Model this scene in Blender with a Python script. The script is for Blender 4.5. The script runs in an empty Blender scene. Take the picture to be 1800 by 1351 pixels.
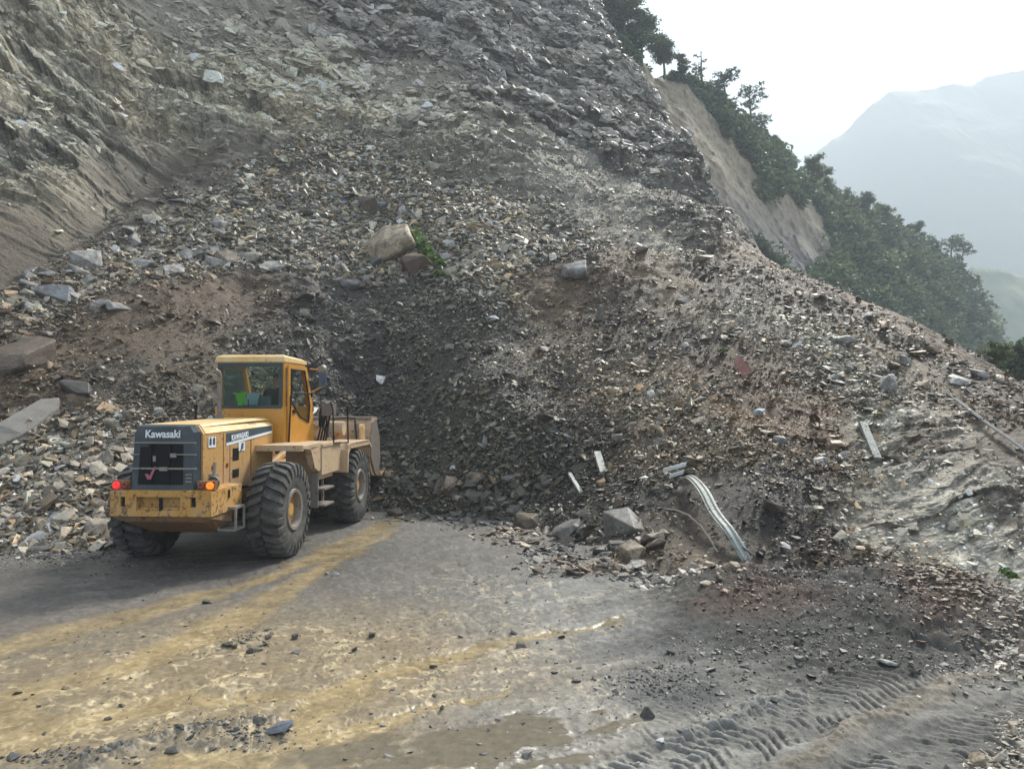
import bpy, bmesh, math, random
import numpy as np
from mathutils import Vector, Matrix, Euler
PI = math.pi
R = math.radians
random.seed(7)
rng = np.random.default_rng(11)
scene = bpy.context.scene
COL = scene.collection

# ------------------------------------------------------------------ camera, sky, sun, exposure
CAM_H = 2.55
PITCH = math.atan(30.5 / 1300)
FPX = 1300.0
cam_d = bpy.data.cameras.new('camera')
cam_d.sensor_width = 36.0
cam_d.lens = 26.0
cam_d.clip_start = 0.1
cam_d.clip_end = 20000
cam = bpy.data.objects.new('camera', cam_d)
cam.location = (0, 0, CAM_H)
cam.rotation_euler = (PI / 2 + PITCH, 0, 0)
COL.objects.link(cam)
scene.camera = cam

SUN_EL, SUN_AZ = R(43), R(30)          # azimuth measured clockwise from +Y (view direction)
world = bpy.data.worlds.new("World")
scene.world = world
world.use_nodes = True
wn = world.node_tree.nodes
wl = world.node_tree.links
bg = wn['Background']
sky = wn.new('ShaderNodeTexSky')
sky.sky_type = 'NISHITA'
sky.sun_disc = False
sky.sun_elevation = SUN_EL
sky.sun_rotation = SUN_AZ
sky.air_density = 1.0
sky.dust_density = 1.6
tc = wn.new('ShaderNodeTexCoord')
mp = wn.new('ShaderNodeMapping')
mp.inputs['Scale'].default_value = (1.6, 1.6, 4.2)
mp.inputs['Location'].default_value = (1.7, 2.3, .9)
nz = wn.new('ShaderNodeTexNoise')
nz.inputs['Scale'].default_value = 1.5
nz.inputs['Detail'].default_value = 7
nz.inputs['Roughness'].default_value = 0.55
cr = wn.new('ShaderNodeValToRGB')
cr.color_ramp.elements[0].position = 0.42
cr.color_ramp.elements[1].position = 0.60
cr.color_ramp.elements[0].color = (0.05, 0.05, 0.05, 1)
mx = wn.new('ShaderNodeMixRGB')
mx.inputs['Color2'].default_value = (6.3, 6.9, 7.4, 1)      # lit cloud deck
wl.new(tc.outputs['Generated'], mp.inputs['Vector'])
wl.new(mp.outputs['Vector'], nz.inputs['Vector'])
wl.new(nz.outputs['Fac'], cr.inputs['Fac'])
wl.new(cr.outputs['Color'], mx.inputs['Fac'])
dm = wn.new('ShaderNodeMixRGB'); dm.blend_type = 'MULTIPLY'; dm.inputs['Fac'].default_value = 1; dm.inputs['Color2'].default_value = (.50, .56, .60, 1)
wl.new(sky.outputs['Color'], dm.inputs['Color1']); wl.new(dm.outputs['Color'], mx.inputs['Color1'])
wl.new(mx.outputs['Color'], bg.inputs['Color'])
bg.inputs['Strength'].default_value = 0.088

sun_d = bpy.data.lights.new('sun', 'SUN')
sun_d.energy = 5.0
sun_d.angle = R(11)
sun_d.color = (1.0, 0.95, 0.86)
sun = bpy.data.objects.new('sun', sun_d)
sd = Vector((math.sin(SUN_AZ) * math.cos(SUN_EL), math.cos(SUN_AZ) * math.cos(SUN_EL), math.sin(SUN_EL)))
sun.rotation_euler = sd.to_track_quat('Z', 'Y').to_euler()
sun.location = (30, 40, 60)
COL.objects.link(sun)

scene.view_settings.view_transform = 'Standard'
scene.view_settings.look = 'None'
scene.view_settings.gamma = 1
scene.view_settings.exposure = 1.55
scene.render.engine = 'CYCLES'
scene.cycles.use_denoising = True
scene.cycles.max_bounces = 6
scene.cycles.diffuse_bounces = 3
scene.cycles.volume_bounces = 1
scene.cycles.transparent_max_bounces = 12
scene.cycles.sample_clamp_indirect = 6

# ------------------------------------------------------------------ helpers
def ray(px, py):
    u = (np.asarray(px, float) - 900) / FPX
    v = (675.5 - np.asarray(py, float)) / FPX
    return u, math.cos(PITCH) - v * math.sin(PITCH), math.sin(PITCH) + v * math.cos(PITCH)

def at(px, py, Y):
    """point of the place that stands at forward distance Y in the direction (px, py)"""
    x, y, z = ray(px, py)
    t = Y / y
    return x * t, Y, CAM_H + z * t

def on_ground(px, py):
    x, y, z = ray(px, py)
    t = -CAM_H / z
    return x * t, y * t

def project(P):
    x = P[:, 0]; y = P[:, 1]; z = P[:, 2] - CAM_H
    c, s = math.cos(PITCH), math.sin(PITCH)
    d = y * c + z * s
    h = -y * s + z * c
    d = np.maximum(d, 0.01)
    return 900 + FPX * x / d, 675.5 - FPX * h / d, d

def hash3(ix, iy, iz, seed):
    h = (ix.astype(np.uint32) * np.uint32(374761393)) ^ (iy.astype(np.uint32) * np.uint32(668265263)) ^ (iz.astype(np.uint32) * np.uint32(2147483647)) ^ np.uint32((seed * 1274126177) & 0xffffffff)
    h = (h ^ (h >> np.uint32(13))) * np.uint32(1274126177)
    h = (h ^ (h >> np.uint32(15))) * np.uint32(2246822519)
    h ^= h >> np.uint32(16)
    return h.astype(np.float32) / np.float32(4294967295.0)

def vnoise(P, seed=0):
    """smooth 3-D value noise in -1..1"""
    P = P.astype(np.float32)
    F = np.floor(P)
    I = F.astype(np.int64).astype(np.int32)
    f = P - F
    f = f * f * f * (f * (f * 6 - 15) + 10)
    out = 0
    for dx in (0, 1):
        wx = f[:, 0] if dx else 1 - f[:, 0]
        for dy in (0, 1):
            wy = f[:, 1] if dy else 1 - f[:, 1]
            for dz in (0, 1):
                wz = f[:, 2] if dz else 1 - f[:, 2]
                out = out + hash3(I[:, 0] + dx, I[:, 1] + dy, I[:, 2] + dz, seed) * wx * wy * wz
    return out * 2 - 1

ROT = np.array([[0.80, 0.36, -0.48], [-0.60, 0.48, -0.64], [0.0, 0.80, 0.60]], np.float32)
def fbm(P, octaves=4, gain=0.5, seed=0, ridged=False):
    out = 0; a = 1.0; n = 0
    P = np.asarray(P, np.float32)
    for o in range(octaves):
        v = vnoise(P, seed + o * 17)
        if ridged: v = 1 - 2 * np.abs(v)
        out = out + a * v; n += a
        a *= gain
        P = (P @ ROT.T) * 2.03 + 3.1
    return out / n

def cells(P, seed=0):
    """fractured rock: every cell of a jittered lattice gets its own level and tilt"""
    P = P.astype(np.float32); I = np.floor(P).astype(np.int32)
    best = np.full(len(P), 1e9, np.float32); val = np.zeros(len(P), np.float32); sec = np.full(len(P), 1e9, np.float32)
    for dx in (-1, 0, 1):
        for dy in (-1, 0, 1):
            for dz in (-1, 0, 1):
                a, b, c = I[:, 0] + dx, I[:, 1] + dy, I[:, 2] + dz
                h1 = hash3(a, b, c, seed); h2 = hash3(a, b, c, seed + 5); h3 = hash3(a, b, c, seed + 9)
                q = P - np.stack([a + .1 + .8 * h1, b + .1 + .8 * h2, c + .1 + .8 * h3], 1).astype(np.float32)
                d = (q * q).sum(1)
                m = d < best
                sec = np.where(m, best, np.minimum(sec, d))
                v = (h1 * 7.3 % 1 - .5) * 1.3 + q[:, 0] * (h2 - .5) * 1.6 + q[:, 1] * (h3 - .5) * 1.6 + q[:, 2] * ((h1 + h3) % 1 - .5) * 1.6
                val = np.where(m, v, val); best = np.where(m, d, best)
    return val, np.sqrt(sec) - np.sqrt(best)

def sstep(a, b, x):
    t = np.clip((x - a) / (b - a), 0, 1)
    return t * t * (3 - 2 * t)

def mesh_np(name, V, F, mat=None, attrs=None, smooth=False, fc=None):
    """V (n,3), F (m,k) constant k, or fc = loop counts per face with F flat"""
    me = bpy.data.meshes.new(name)
    V = np.ascontiguousarray(V, np.float32)
    me.vertices.add(len(V))
    me.vertices.foreach_set('co', V.ravel())
    F = np.asarray(F, np.int32)
    k = F.shape[1]; m = len(F)
    me.loops.add(m * k)
    me.loops.foreach_set('vertex_index', F.ravel())
    me.polygons.add(m)
    me.polygons.foreach_set('loop_start', np.arange(m, dtype=np.int32) * k)
    me.update(calc_edges=True)
    if not smooth:
        me.shade_flat()
    else:
        me.shade_smooth()
    for an, (typ, data) in (attrs or {}).items():
        at_ = me.attributes.new(an, typ, 'POINT')
        if typ == 'FLOAT_COLOR':
            d = np.ones((len(V), 4), np.float32); d[:, :3] = data
            at_.data.foreach_set('color', d.ravel())
        else:
            at_.data.foreach_set('value', np.ascontiguousarray(data, np.float32))
    if mat: me.materials.append(mat)
    return me

def grid_faces(nr, nc):
    i = np.arange(nr - 1)[:, None] * nc + np.arange(nc - 1)[None, :]
    i = i.ravel()
    return np.stack([i, i + 1, i + nc + 1, i + nc], 1)

def link(o, parent=None, label=None, cat=None, group=None, kind=None):
    COL.objects.link(o)
    if parent is not None: o.parent = parent
    if label: o['label'] = label
    if cat: o['category'] = cat
    if group: o['group'] = group
    if kind: o['kind'] = kind
    return o

def new_obj(name, me, parent=None, **k):
    return link(bpy.data.objects.new(name, me), parent, **k)

def empty(name, loc, rz=0, **k):
    o = bpy.data.objects.new(name, None)
    o.location = loc; o.rotation_euler = (0, 0, rz); o.empty_display_size = 0.3
    return link(o, None, **k)

# ------------------------------------------------------------------ materials
class NT:
    def __init__(s, name):
        s.m = bpy.data.materials.new(name); s.m.use_nodes = True
        s.n = s.m.node_tree.nodes; s.l = s.m.node_tree.links
        s.b = s.n['Principled BSDF']; s.out = s.n['Material Output']
    def add(s, t, **k):
        nd = s.n.new('ShaderNode' + t)
        for a, v in k.items():
            if a.startswith('i_'): nd.inputs[a[2:].replace('_', ' ')].default_value = v
            else: setattr(nd, a, v)
        return nd
    def noise(s, scale, detail=4, rough=0.55, vec=None, dist=0):
        nd = s.add('TexNoise')
        nd.inputs['Scale'].default_value = scale; nd.inputs['Detail'].default_value = detail
        nd.inputs['Roughness'].default_value = rough; nd.inputs['Distortion'].default_value = dist
        if vec is not None: s.l.new(vec, nd.inputs['Vector'])
        return nd.outputs['Fac']
    def objco(s, scale=None):
        t = s.add('TexCoord')
        if scale is None: return t.outputs['Object']
        m = s.add('Mapping'); m.inputs['Scale'].default_value = scale
        s.l.new(t.outputs['Object'], m.inputs['Vector'])
        return m.outputs['Vector']
    def ramp(s, fac, stops):
        r = s.add('ValToRGB')
        el = r.color_ramp.elements
        while len(el) < len(stops): el.new(0.5)
        for e, (p, c) in zip(el, stops):
            e.position = p
            e.color = (c, c, c, 1) if not isinstance(c, tuple) else (*c, 1)
        s.l.new(fac, r.inputs['Fac'])
        return r.outputs['Color']
    def mix(s, a, b, fac, mode='MIX'):
        m = s.add('MixRGB', blend_type=mode)
        for inp, v in (('Color1', a), ('Color2', b), ('Fac', fac)):
            if isinstance(v, tuple): m.inputs[inp].default_value = (*v, 1)
            elif isinstance(v, (int, float)): m.inputs[inp].default_value = v
            else: s.l.new(v, m.inputs[inp])
        return m.outputs['Color']
    def attr(s, name):
        a = s.add('Attribute', attribute_name=name)
        return a
    def math(s, op, a, b=None):
        m = s.add('Math', operation=op)
        for i, v in enumerate((a, b)):
            if v is None: continue
            if isinstance(v, (int, float)): m.inputs[i].default_value = v
            else: s.l.new(v, m.inputs[i])
        return m.outputs[0]
    def bump(s, h, strength=0.3, dist=0.05, prev=None):
        b = s.add('Bump'); b.inputs['Strength'].default_value = strength; b.inputs['Distance'].default_value = dist
        s.l.new(h, b.inputs['Height'])
        if prev is not None: s.l.new(prev, b.inputs['Normal'])
        return b.outputs['Normal']
    def set(s, **k):
        for a, v in k.items():
            i = s.b.inputs[a.replace('_', ' ')]
            if isinstance(v, tuple): i.default_value = (*v, 1) if len(v) == 3 else v
            elif isinstance(v, (int, float)): i.default_value = v
            else: s.l.new(v, i)
        return s

def paint(name, col, dust=0.3, dustcol=(0.30, 0.23, 0.15), rough=0.42, low=None, metal=0.0, rust=0.0, scale=3.0):
    t = NT(name)
    oc = t.objco()
    n1 = t.noise(scale, 6, 0.65, oc)
    n2 = t.noise(scale * 7, 4, 0.6, oc)
    tone = t.mix(tuple(c * 0.78 for c in col), tuple(min(1, c * 1.12) for c in col), n1)
    fac = t.ramp(n1, [(0.42, 0.0), (0.75, 1.0)])
    fac = t.math('MULTIPLY', fac, dust * 1.3)
    fac2 = t.ramp(n2, [(0.35, 0.0), (0.7, 1.0)])
    fac = t.math('ADD', fac, t.math('MULTIPLY', fac2, dust * 0.45))
    if low:
        sx = t.add('SeparateXYZ'); t.l.new(oc, sx.inputs[0])
        g = t.math('SUBTRACT', low[0], sx.outputs['Z'])
        g = t.math('MULTIPLY', g, low[1])
        g = t.math('ADD', g, t.math('MULTIPLY', t.math('SUBTRACT', n1, 0.5), 1.2))
        cl = t.add('Clamp'); t.l.new(g, cl.inputs[0]); cl.inputs['Max'].default_value = 0.8
        fac = t.math('MAXIMUM', fac, cl.outputs[0])
    c = t.mix(tone, dustcol, fac)
    if rust:
        rn = t.noise(scale * 4, 8, 0.75, oc)
        rf = t.ramp(rn, [(0.60 - rust * 0.12, 0.0), (0.66 - rust * 0.1, 0.85)])
        c = t.mix(c, (0.075, 0.03, 0.014), rf)
    rg = t.ramp(n2, [(0.2, rough - 0.1), (0.8, min(1, rough + 0.2))])
    t.set(Base_Color=c, Roughness=rg, Metallic=metal, Normal=t.bump(n2, 0.06, 0.01))
    return t.m

def rock_mat(name='stone', rough=0.55, spec=0.4, dirt=0):
    t = NT(name)
    a = t.attr('Col').outputs['Color']
    oc = t.add('NewGeometry').outputs['Position']
    n = t.noise(9.0, 5, 0.65, oc)
    n2 = t.noise(38.0, 3, 0.6, oc)
    f = t.ramp(n, [(0.25, 0.62), (0.75, 1.38)])
    c = t.mix(a, f, 1.0, 'MULTIPLY')
    if dirt:
        n4 = t.noise(3.2, 7, .7, oc)
        c = t.mix(c, (.085, .066, .048), t.ramp(n4, [(.42, 0.0), (.62, dirt)]))
        vo = t.add('TexVoronoi', feature='DISTANCE_TO_EDGE'); vo.inputs['Scale'].default_value = 4.5
        mpv = t.add('Mapping'); mpv.inputs['Scale'].default_value = (1, 1, 2.5); mpv.inputs['Rotation'].default_value = (.5, .3, 0)
        t.l.new(oc, mpv.inputs['Vector']); t.l.new(mpv.outputs[0], vo.inputs['Vector'])
        c = t.mix(c, t.ramp(vo.outputs['Distance'], [(0.0, .62), (.05, 1.0)]), 1.0, 'MULTIPLY')
    f2 = t.ramp(n2, [(0.3, 0.8), (0.7, 1.2)])
    c = t.mix(c, f2, 1.0, 'MULTIPLY')
    t.set(Base_Color=c, Roughness=t.ramp(n, [(0.3, rough - 0.15), (0.7, rough + 0.15)]), Normal=t.bump(n2, 0.25, 0.02, t.bump(n, 0.3, 0.04)))
    t.b.inputs['Specular IOR Level'].default_value = spec
    return t.m
M_ROCK = rock_mat()
M_BLOCK = rock_mat('dirty block stone', .62, .3, .75)
# ------------------------------------------------------------------ the landslide slope: heights from surveyed points
CP = [  # (px, py, Y)
 (-350,960,12.4),(-350,700,14.8),(-350,480,16.8),(-350,150,20.5),(-350,-300,26),
 (-150,960,12.6),(-150,700,16),(-150,480,18.6),(-150,200,22.3),(-150,-200,27.5),(-150,-600,33),
 (0,965,12.8),(0,800,14.8),(0,640,16.8),(0,560,18.5),(0,450,20.8),(0,250,24),(0,0,28.5),(0,-300,33.5),
 (110,960,13.0),(110,770,15.6),(110,600,18.5),(110,520,20.2),(110,395,23.2),(110,200,27.6),(110,0,31.5),
 (220,960,13.2),(220,800,15.5),(220,640,18),(220,530,20.5),(220,400,24.6),(220,310,28.0),(220,150,32.0),(220,0,35.2),(220,-300,41),
 (430,915,16),(430,760,18),(430,640,20),(430,530,22.6),(430,495,24),(430,350,29),(430,235,33.8),(430,100,38),(430,0,41),(430,-300,48),
 (540,915,16.2),(540,760,18.8),(540,620,21.2),(540,520,23.6),(540,480,25),(540,330,30.5),
 (650,898,17.4),(650,760,20.0),(650,620,22.2),(650,520,24.2),(650,480,25.7),(650,400,29),(650,280,34.5),(650,200,38.5),(650,100,42.5),(650,0,46),(650,-300,54),
 (740,905,17.0),(740,760,19.6),(740,600,22.4),(740,500,25.0),
 (830,910,16.6),(830,800,17.5),(830,650,19.5),(900,760,17.3),(830,520,23.7),(830,400,28.2),(830,290,33.5),(830,190,38.5),(830,60,45.5),(830,-80,51),
 (950,935,14.8),(950,850,16.4),(950,700,19.2),(950,560,23.2),(950,420,28.8),(950,280,35.5),(950,150,45.5),(950,0,53),(950,-200,61),
 (1040,1000,11.5),(1040,900,13.6),(1040,760,16.9),(1040,600,21),(1040,450,26.3),(1040,300,35),(1040,150,46.5),(1040,20,56),
 (1130,1015,10.8),(1130,930,12.3),(1130,850,14),(1130,700,17.6),(1130,560,22),(1130,420,27.8),(1130,300,35.5),(1130,200,46),
 (1240,1030,10.3),(1240,930,11.8),(1240,850,13.2),(1240,700,16.5),(1240,560,20.8),(1240,440,26.5),(1240,360,32),(1240,305,37.5),(1165,190,50),(1195,240,44.5),(1215,275,40.5),(1180,300,39),(1165,250,43),(1290,375,31.5),
 (1340,1030,10.2),(1340,960,11.1),(1340,880,12.0),(1340,820,13.2),(1340,700,15.8),(1340,600,18.6),(1340,500,23),(1340,450,26.5),
 (1450,1030,10.2),(1450,920,11.4),(1450,800,13.2),(1450,680,15.8),(1450,560,20),(1450,505,23),
 (1560,1035,10.1),(1560,900,11.6),(1560,780,13.4),(1560,680,15.8),(1560,580,19),(1560,555,20.5),
 (1660,1035,10.0),(1660,900,11.4),(1660,780,13.1),(1660,690,15.4),(1660,620,18.2),
 (1750,1040,9.9),(1750,900,11.2),(1750,780,12.9),(1750,700,15),(1750,668,16.6),
 (1900,1040,9.9),(1900,900,11),(1900,800,12.3),(1900,760,13.3),
 (2150,1040,9.9),(2150,900,10.8),(2150,850,11.5),
]
P0 = np.array([at(*c) for c in CP])
extra = []
for px, py in [(-350,960),(0,965),(220,960),(430,915),(540,915),(650,898),(740,905),(830,910),(950,935),(1040,1000),(1130,1015),(1240,1030),(1340,1030),(1450,1030),(1560,1035),(1660,1035),(1750,1040),(1900,1040),(2150,1040)]:
    gx, gy = on_ground(px, py)
    extra.append((gx * (1 - 1.3 / gy), gy - 1.3, -0.75))
# the far side of the debris cone drops to the valley (world x, y, z)
extra += [(17.5,36,2.5),(22,42,0),(30,48,-6),(14.5,30,4.6),(18,30,1.5),(17,25,1.4),(22,25,-2),(11.6,30,6.5),(13.6,26.4,4.9),(11.2,34,7.6),(15.2,23.6,3.1),(16.5,21,1.5),(21,20,-1.5),(15.5,17.5,0.6),(20,15,-2.5),(14.5,14.5,0.2),
          (30,30,-6),(35,18,-9),(28,10,-6),(24,60,4),(40,60,-6),(45,35,-14),(11.8,38,8.0),(16,47,3),(17,56,5),(7,75,40),(20,75,10),(-20,70,62),(-40,50,56),(-45,30,36)]
P0 = np.vstack([P0, np.array(extra)])

def tps_fit(P, z, lam=0.02):
    n = len(P)
    d2 = ((P[:, None] - P[None]) ** 2).sum(2)
    K = 0.5 * d2 * np.log(d2 + 1e-12) + lam * n * 0.05 * np.eye(n)
    A = np.zeros((n + 3, n + 3)); A[:n, :n] = K
    A[:n, n] = 1; A[:n, n + 1:] = P; A[n:, :n] = A[:n, n:].T
    return np.linalg.solve(A, np.r_[z, 0, 0, 0])
def tps_eval(P, w, Q):
    out = np.empty(len(Q))
    for i in range(0, len(Q), 20000):
        q = Q[i:i + 20000]
        d2 = ((q[:, None] - P[None]) ** 2).sum(2)
        out[i:i + 20000] = (0.5 * d2 * np.log(d2 + 1e-12)) @ w[:len(P)] + w[len(P)] + q @ w[len(P) + 1:]
    return out
GX = np.linspace(-56, 56, 449); GY = np.linspace(5, 85, 321)
gxx, gyy = np.meshgrid(GX, GY)
w_ = tps_fit(P0[:, :2], P0[:, 2])
HG = tps_eval(P0[:, :2], w_, np.stack([gxx.ravel(), gyy.ravel()], 1)).reshape(gxx.shape)
def H(x, y):
    fx = np.clip((x - GX[0]) / (GX[1] - GX[0]), 0, len(GX) - 1.001)
    fy = np.clip((y - GY[0]) / (GY[1] - GY[0]), 0, len(GY) - 1.001)
    ix = fx.astype(int); iy = fy.astype(int); fx = fx - ix; fy = fy - iy
    return (HG[iy, ix] * (1 - fx) + HG[iy, ix + 1] * fx) * (1 - fy) + (HG[iy + 1, ix] * (1 - fx) + HG[iy + 1, ix + 1] * fx) * fy

# adaptive polar grid
NC, NR = 1250, 1000
az = np.linspace(R(-46), R(47), NC)
rs = np.linspace(8.0, 78, 900)
rr, aa = np.meshgrid(rs, az)                     # (NC, 900)
hh = H(rr * np.sin(aa), rr * np.cos(aa))
el = np.arctan2(hh - CAM_H, rr)
vis = el >= np.maximum.accumulate(el, axis=1) - 0.01
ds = np.sqrt(np.diff(rr, axis=1) ** 2 + np.diff(hh, axis=1) ** 2) / rr[:, 1:]
dang = np.abs(np.diff(el, axis=1))
w = np.where(vis[:, 1:], dang + 0.12 * ds, 0.06 * ds) * np.where(el[:, 1:] > R(31), 0.25, 1.0) * np.where(hh[:, 1:] < -0.8, 0.1, 1.0)
cum = np.concatenate([np.zeros((NC, 1)), np.cumsum(w, axis=1)], 1)
cum /= cum[:, -1:]
tt = np.linspace(0, 1, NR)
RG = np.stack([np.interp(tt, cum[j], rs) for j in range(NC)])     # NC, NR
for _ in range(3):   # even out neighbouring columns
    RG[1:-1] = (RG[:-2] + RG[1:-1] + RG[2:]) / 3
AZ = np.repeat(az[:, None], NR, 1)
X = RG * np.sin(AZ); Y = RG * np.cos(AZ); Z = H(X, Y)
V = np.stack([X.ravel(), Y.ravel(), Z.ravel()], 1).astype(np.float32)

# surface classes: colour, rubble cover, mean stone size, strata depth, lumpiness
CLS = {
 'slate':    ((.056,.050,.040), .80, .115, .05, .9),
 'scoop':    ((.038,.034,.030), .55, .13, .05, 1.5),  # fresh dug soil, its colour darkened further to stand in for shadow
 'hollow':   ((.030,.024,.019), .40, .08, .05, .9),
 'brown':    ((.092,.062,.037), .46, .12, .05, 1.0),
 'rust':     ((.155,.088,.038), .40, .09, .05, .7),
 'gravel':   ((.095,.073,.050), .75, .11, .05, .7),
 'gravel2':  ((.125,.112,.098), .60, .14, .25, .5),
 'scree':    ((.150,.142,.126), .75, .12, .10, .7),
 'rubble':   ((.120,.110,.096), 1.0, .235, .05, .8),
 'coarse':   ((.125,.108,.092), 1.0, .16, .05, .8),
 'cliff':    ((.50,.46,.375), .02, .14, 1.25, .5),
 'cliffg':   ((.41,.40,.35), .03, .15, 1.25, .5),
 'nose':     ((.250,.240,.195), .35, .15, .8, .4),
 'dark':     ((.175,.168,.156), .55, .22, 1.1, .7),
 'dust':     ((.245,.222,.188), .35, .12, .25, .3),
 'gully':    ((.105,.082,.060), .01, .10, .2, .3),
 'bedrock':  ((.520,.500,.450), .03, .10, 1.0, .8),
 'earth':    ((.110,.082,.057), .20, .10, .10, .4),
}
ZP = {
 'cliff': [(60,60),(190,60),(330,130),(420,170),(250,190),(60,350),(150,330),(250,240),(560,160),(480,130),(650,190),(20,150),(-150,100),(-150,350),(520,190)],
 'cliffg': [(120,150),(100,260),(200,250),(330,220),(30,250),(400,80),(600,130),(720,210),(-150,220)],
 'gully': [(55,420),(100,398),(150,370),(200,335),(245,303),(280,288),(15,445),(130,385),(320,270),(370,250),(-20,460)],
 'dust': [(300,25),(420,40),(480,70),(680,120),(740,150),(540,30)],
 'nose': [(790,190),(830,230),(880,265),(760,230),(850,200),(910,285)],
 'dark': [(1200,285),(1170,300),(600,10),(700,20),(800,40),(850,90),(930,130),(1000,60),(1050,120),(1000,210),(900,180),(1100,210),(1150,250),(940,60),(1060,200),(1180,200),(1120,90),(640,60),(750,80),(1030,10),(880,20)],
 'gravel2': [(1150,360),(1200,400),(1240,335),(1280,375),(1310,405)],
 'scree': [(1180,330),(960,290),(1020,310),(1080,370),(1130,400),(1000,350),(940,340),(1180,430),(1440,640),(1500,690),(1400,590),(1480,640),(1560,700),(1340,560)],
 'rubble': [(320,330),(430,290),(560,300),(680,330),(790,370),(600,240),(450,380),(560,400),(700,400),(860,410),(900,360),(370,420),(480,450),(240,400),(170,420),(590,460),(960,440),(860,480)],
 'coarse': [(40,480),(130,470),(240,470),(60,540),(330,460),(60,860),(150,900),(100,780),(180,830),(30,930),(200,760),(10,820),(240,900),(-150,800),(-150,600)],
 'brown': [(1370,450),(1420,480),(1500,530),(1350,442),(1450,505),(250,560),(330,530),(430,515),(150,580),(60,600),(200,600),(350,570),(480,520),(1000,500),(1080,470),(1200,480),(1290,450),(1480,530),(1560,580),(1640,640),(1730,680),(1700,720),(20,650),(300,610),(1000,540),(60,700)],
 'gravel': [(1340,475),(1400,480),(1320,500),(1470,560),(1600,625),(1240,480),(1050,560),(1150,540),(1250,520),(1350,500),(1100,640),(1200,620),(1000,620),(1280,620),(1150,720),(1050,720),(1250,700),(1200,800),(1300,780),(1420,790),(1500,830),(1100,800),(1600,680),(250,700),(330,660),(1680,700)],
 'slate': [(720,660),(740,540),(500,600),(420,600),(740,760),(700,560),(760,600),(820,560),(880,600),(800,680),(880,700),(740,700),(930,660),(700,780),(780,800),(860,800),(950,760),(960,840),(820,860),(1060,620),(880,880),(1000,880),(1080,900),(1120,960),(1000,960),(350,700),(230,650),(300,720)],
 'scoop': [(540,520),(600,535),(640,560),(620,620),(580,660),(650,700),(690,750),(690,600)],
 'rust': [(1330,690),(1370,710),(1410,730),(1450,765),(1290,640),(1480,790),(1560,1000)],
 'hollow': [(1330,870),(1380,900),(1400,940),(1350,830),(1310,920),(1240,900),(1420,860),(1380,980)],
 'earth': [(1180,930),(1160,970),(1500,990),(1580,1010),(1480,910),(1720,800),(1700,860),(1740,780),(1620,950),(1540,900),(1450,980)],
 'bedrock': [(1580,770),(1600,810),(1640,830),(1760,890),(1790,930),(1700,940),(1730,980),(1560,740),(1780,1000),(1950,950),(1640,880),(1600,750),(1620,800),(1680,900),(1770,860),(1520,900),(1545,930),(1580,950)],
}
SX, SY, SZ_ = V[:, 0], V[:, 1], V[:, 2]
ppx, ppy, ppd = project(V)
visf = np.zeros((NC, NR), bool)
el2 = np.arctan2(Z - CAM_H, RG)
visf = (el2 >= np.maximum.accumulate(el2, axis=1) - 1e-4)
visf = visf.ravel()
VISI = np.where(visf & (SZ_ > -0.1))[0]
_kx, _ky = ppx[VISI], ppy[VISI]
def hit(px, py, tol=6.0):
    """where the slope is met in the direction (px, py): index of the grid point"""
    d = (_kx - px) ** 2 + (_ky - py) ** 2
    return VISI[int(np.argmin(d))]

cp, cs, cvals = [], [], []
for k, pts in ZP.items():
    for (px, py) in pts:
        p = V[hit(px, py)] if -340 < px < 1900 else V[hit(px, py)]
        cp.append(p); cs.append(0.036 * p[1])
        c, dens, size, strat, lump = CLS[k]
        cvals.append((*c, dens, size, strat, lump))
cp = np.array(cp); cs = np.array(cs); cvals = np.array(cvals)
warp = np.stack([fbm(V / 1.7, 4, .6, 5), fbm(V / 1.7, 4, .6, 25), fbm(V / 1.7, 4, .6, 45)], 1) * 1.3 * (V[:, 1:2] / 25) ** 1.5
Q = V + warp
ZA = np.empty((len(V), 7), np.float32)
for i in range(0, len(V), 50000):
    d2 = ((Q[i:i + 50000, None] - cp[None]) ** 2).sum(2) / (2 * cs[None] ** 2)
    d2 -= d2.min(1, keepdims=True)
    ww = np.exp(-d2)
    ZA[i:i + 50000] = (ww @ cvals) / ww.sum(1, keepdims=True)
strat = ZA[:, 5]; lump = ZA[:, 6]
# pale and dark runs down the fall line of the right hand fan
sf_ = V[hit(1500, 700)] - V[hit(1010, 330)]; sf_ = sf_ / np.linalg.norm(sf_); sp_ = np.cross(sf_, [0, -.6, .8]); sp_ = sp_ / np.linalg.norm(sp_)
run_ = fbm(np.stack([Q @ sf_ * .14, Q @ sp_ * .85, 0 * Q[:, 0]], 1), 5, .6, 63)
fan_ = sstep(-2, 3, V[:, 0]) * (1 - sstep(.3, .6, strat))
ZA[:, :3] *= (1 + fan_ * np.clip(run_ * 1.6, -.45, .9))[:, None]
ZA[:, :3] += (fan_ * sstep(.15, .5, run_))[:, None] * np.array([.05, .05, .047])

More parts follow.
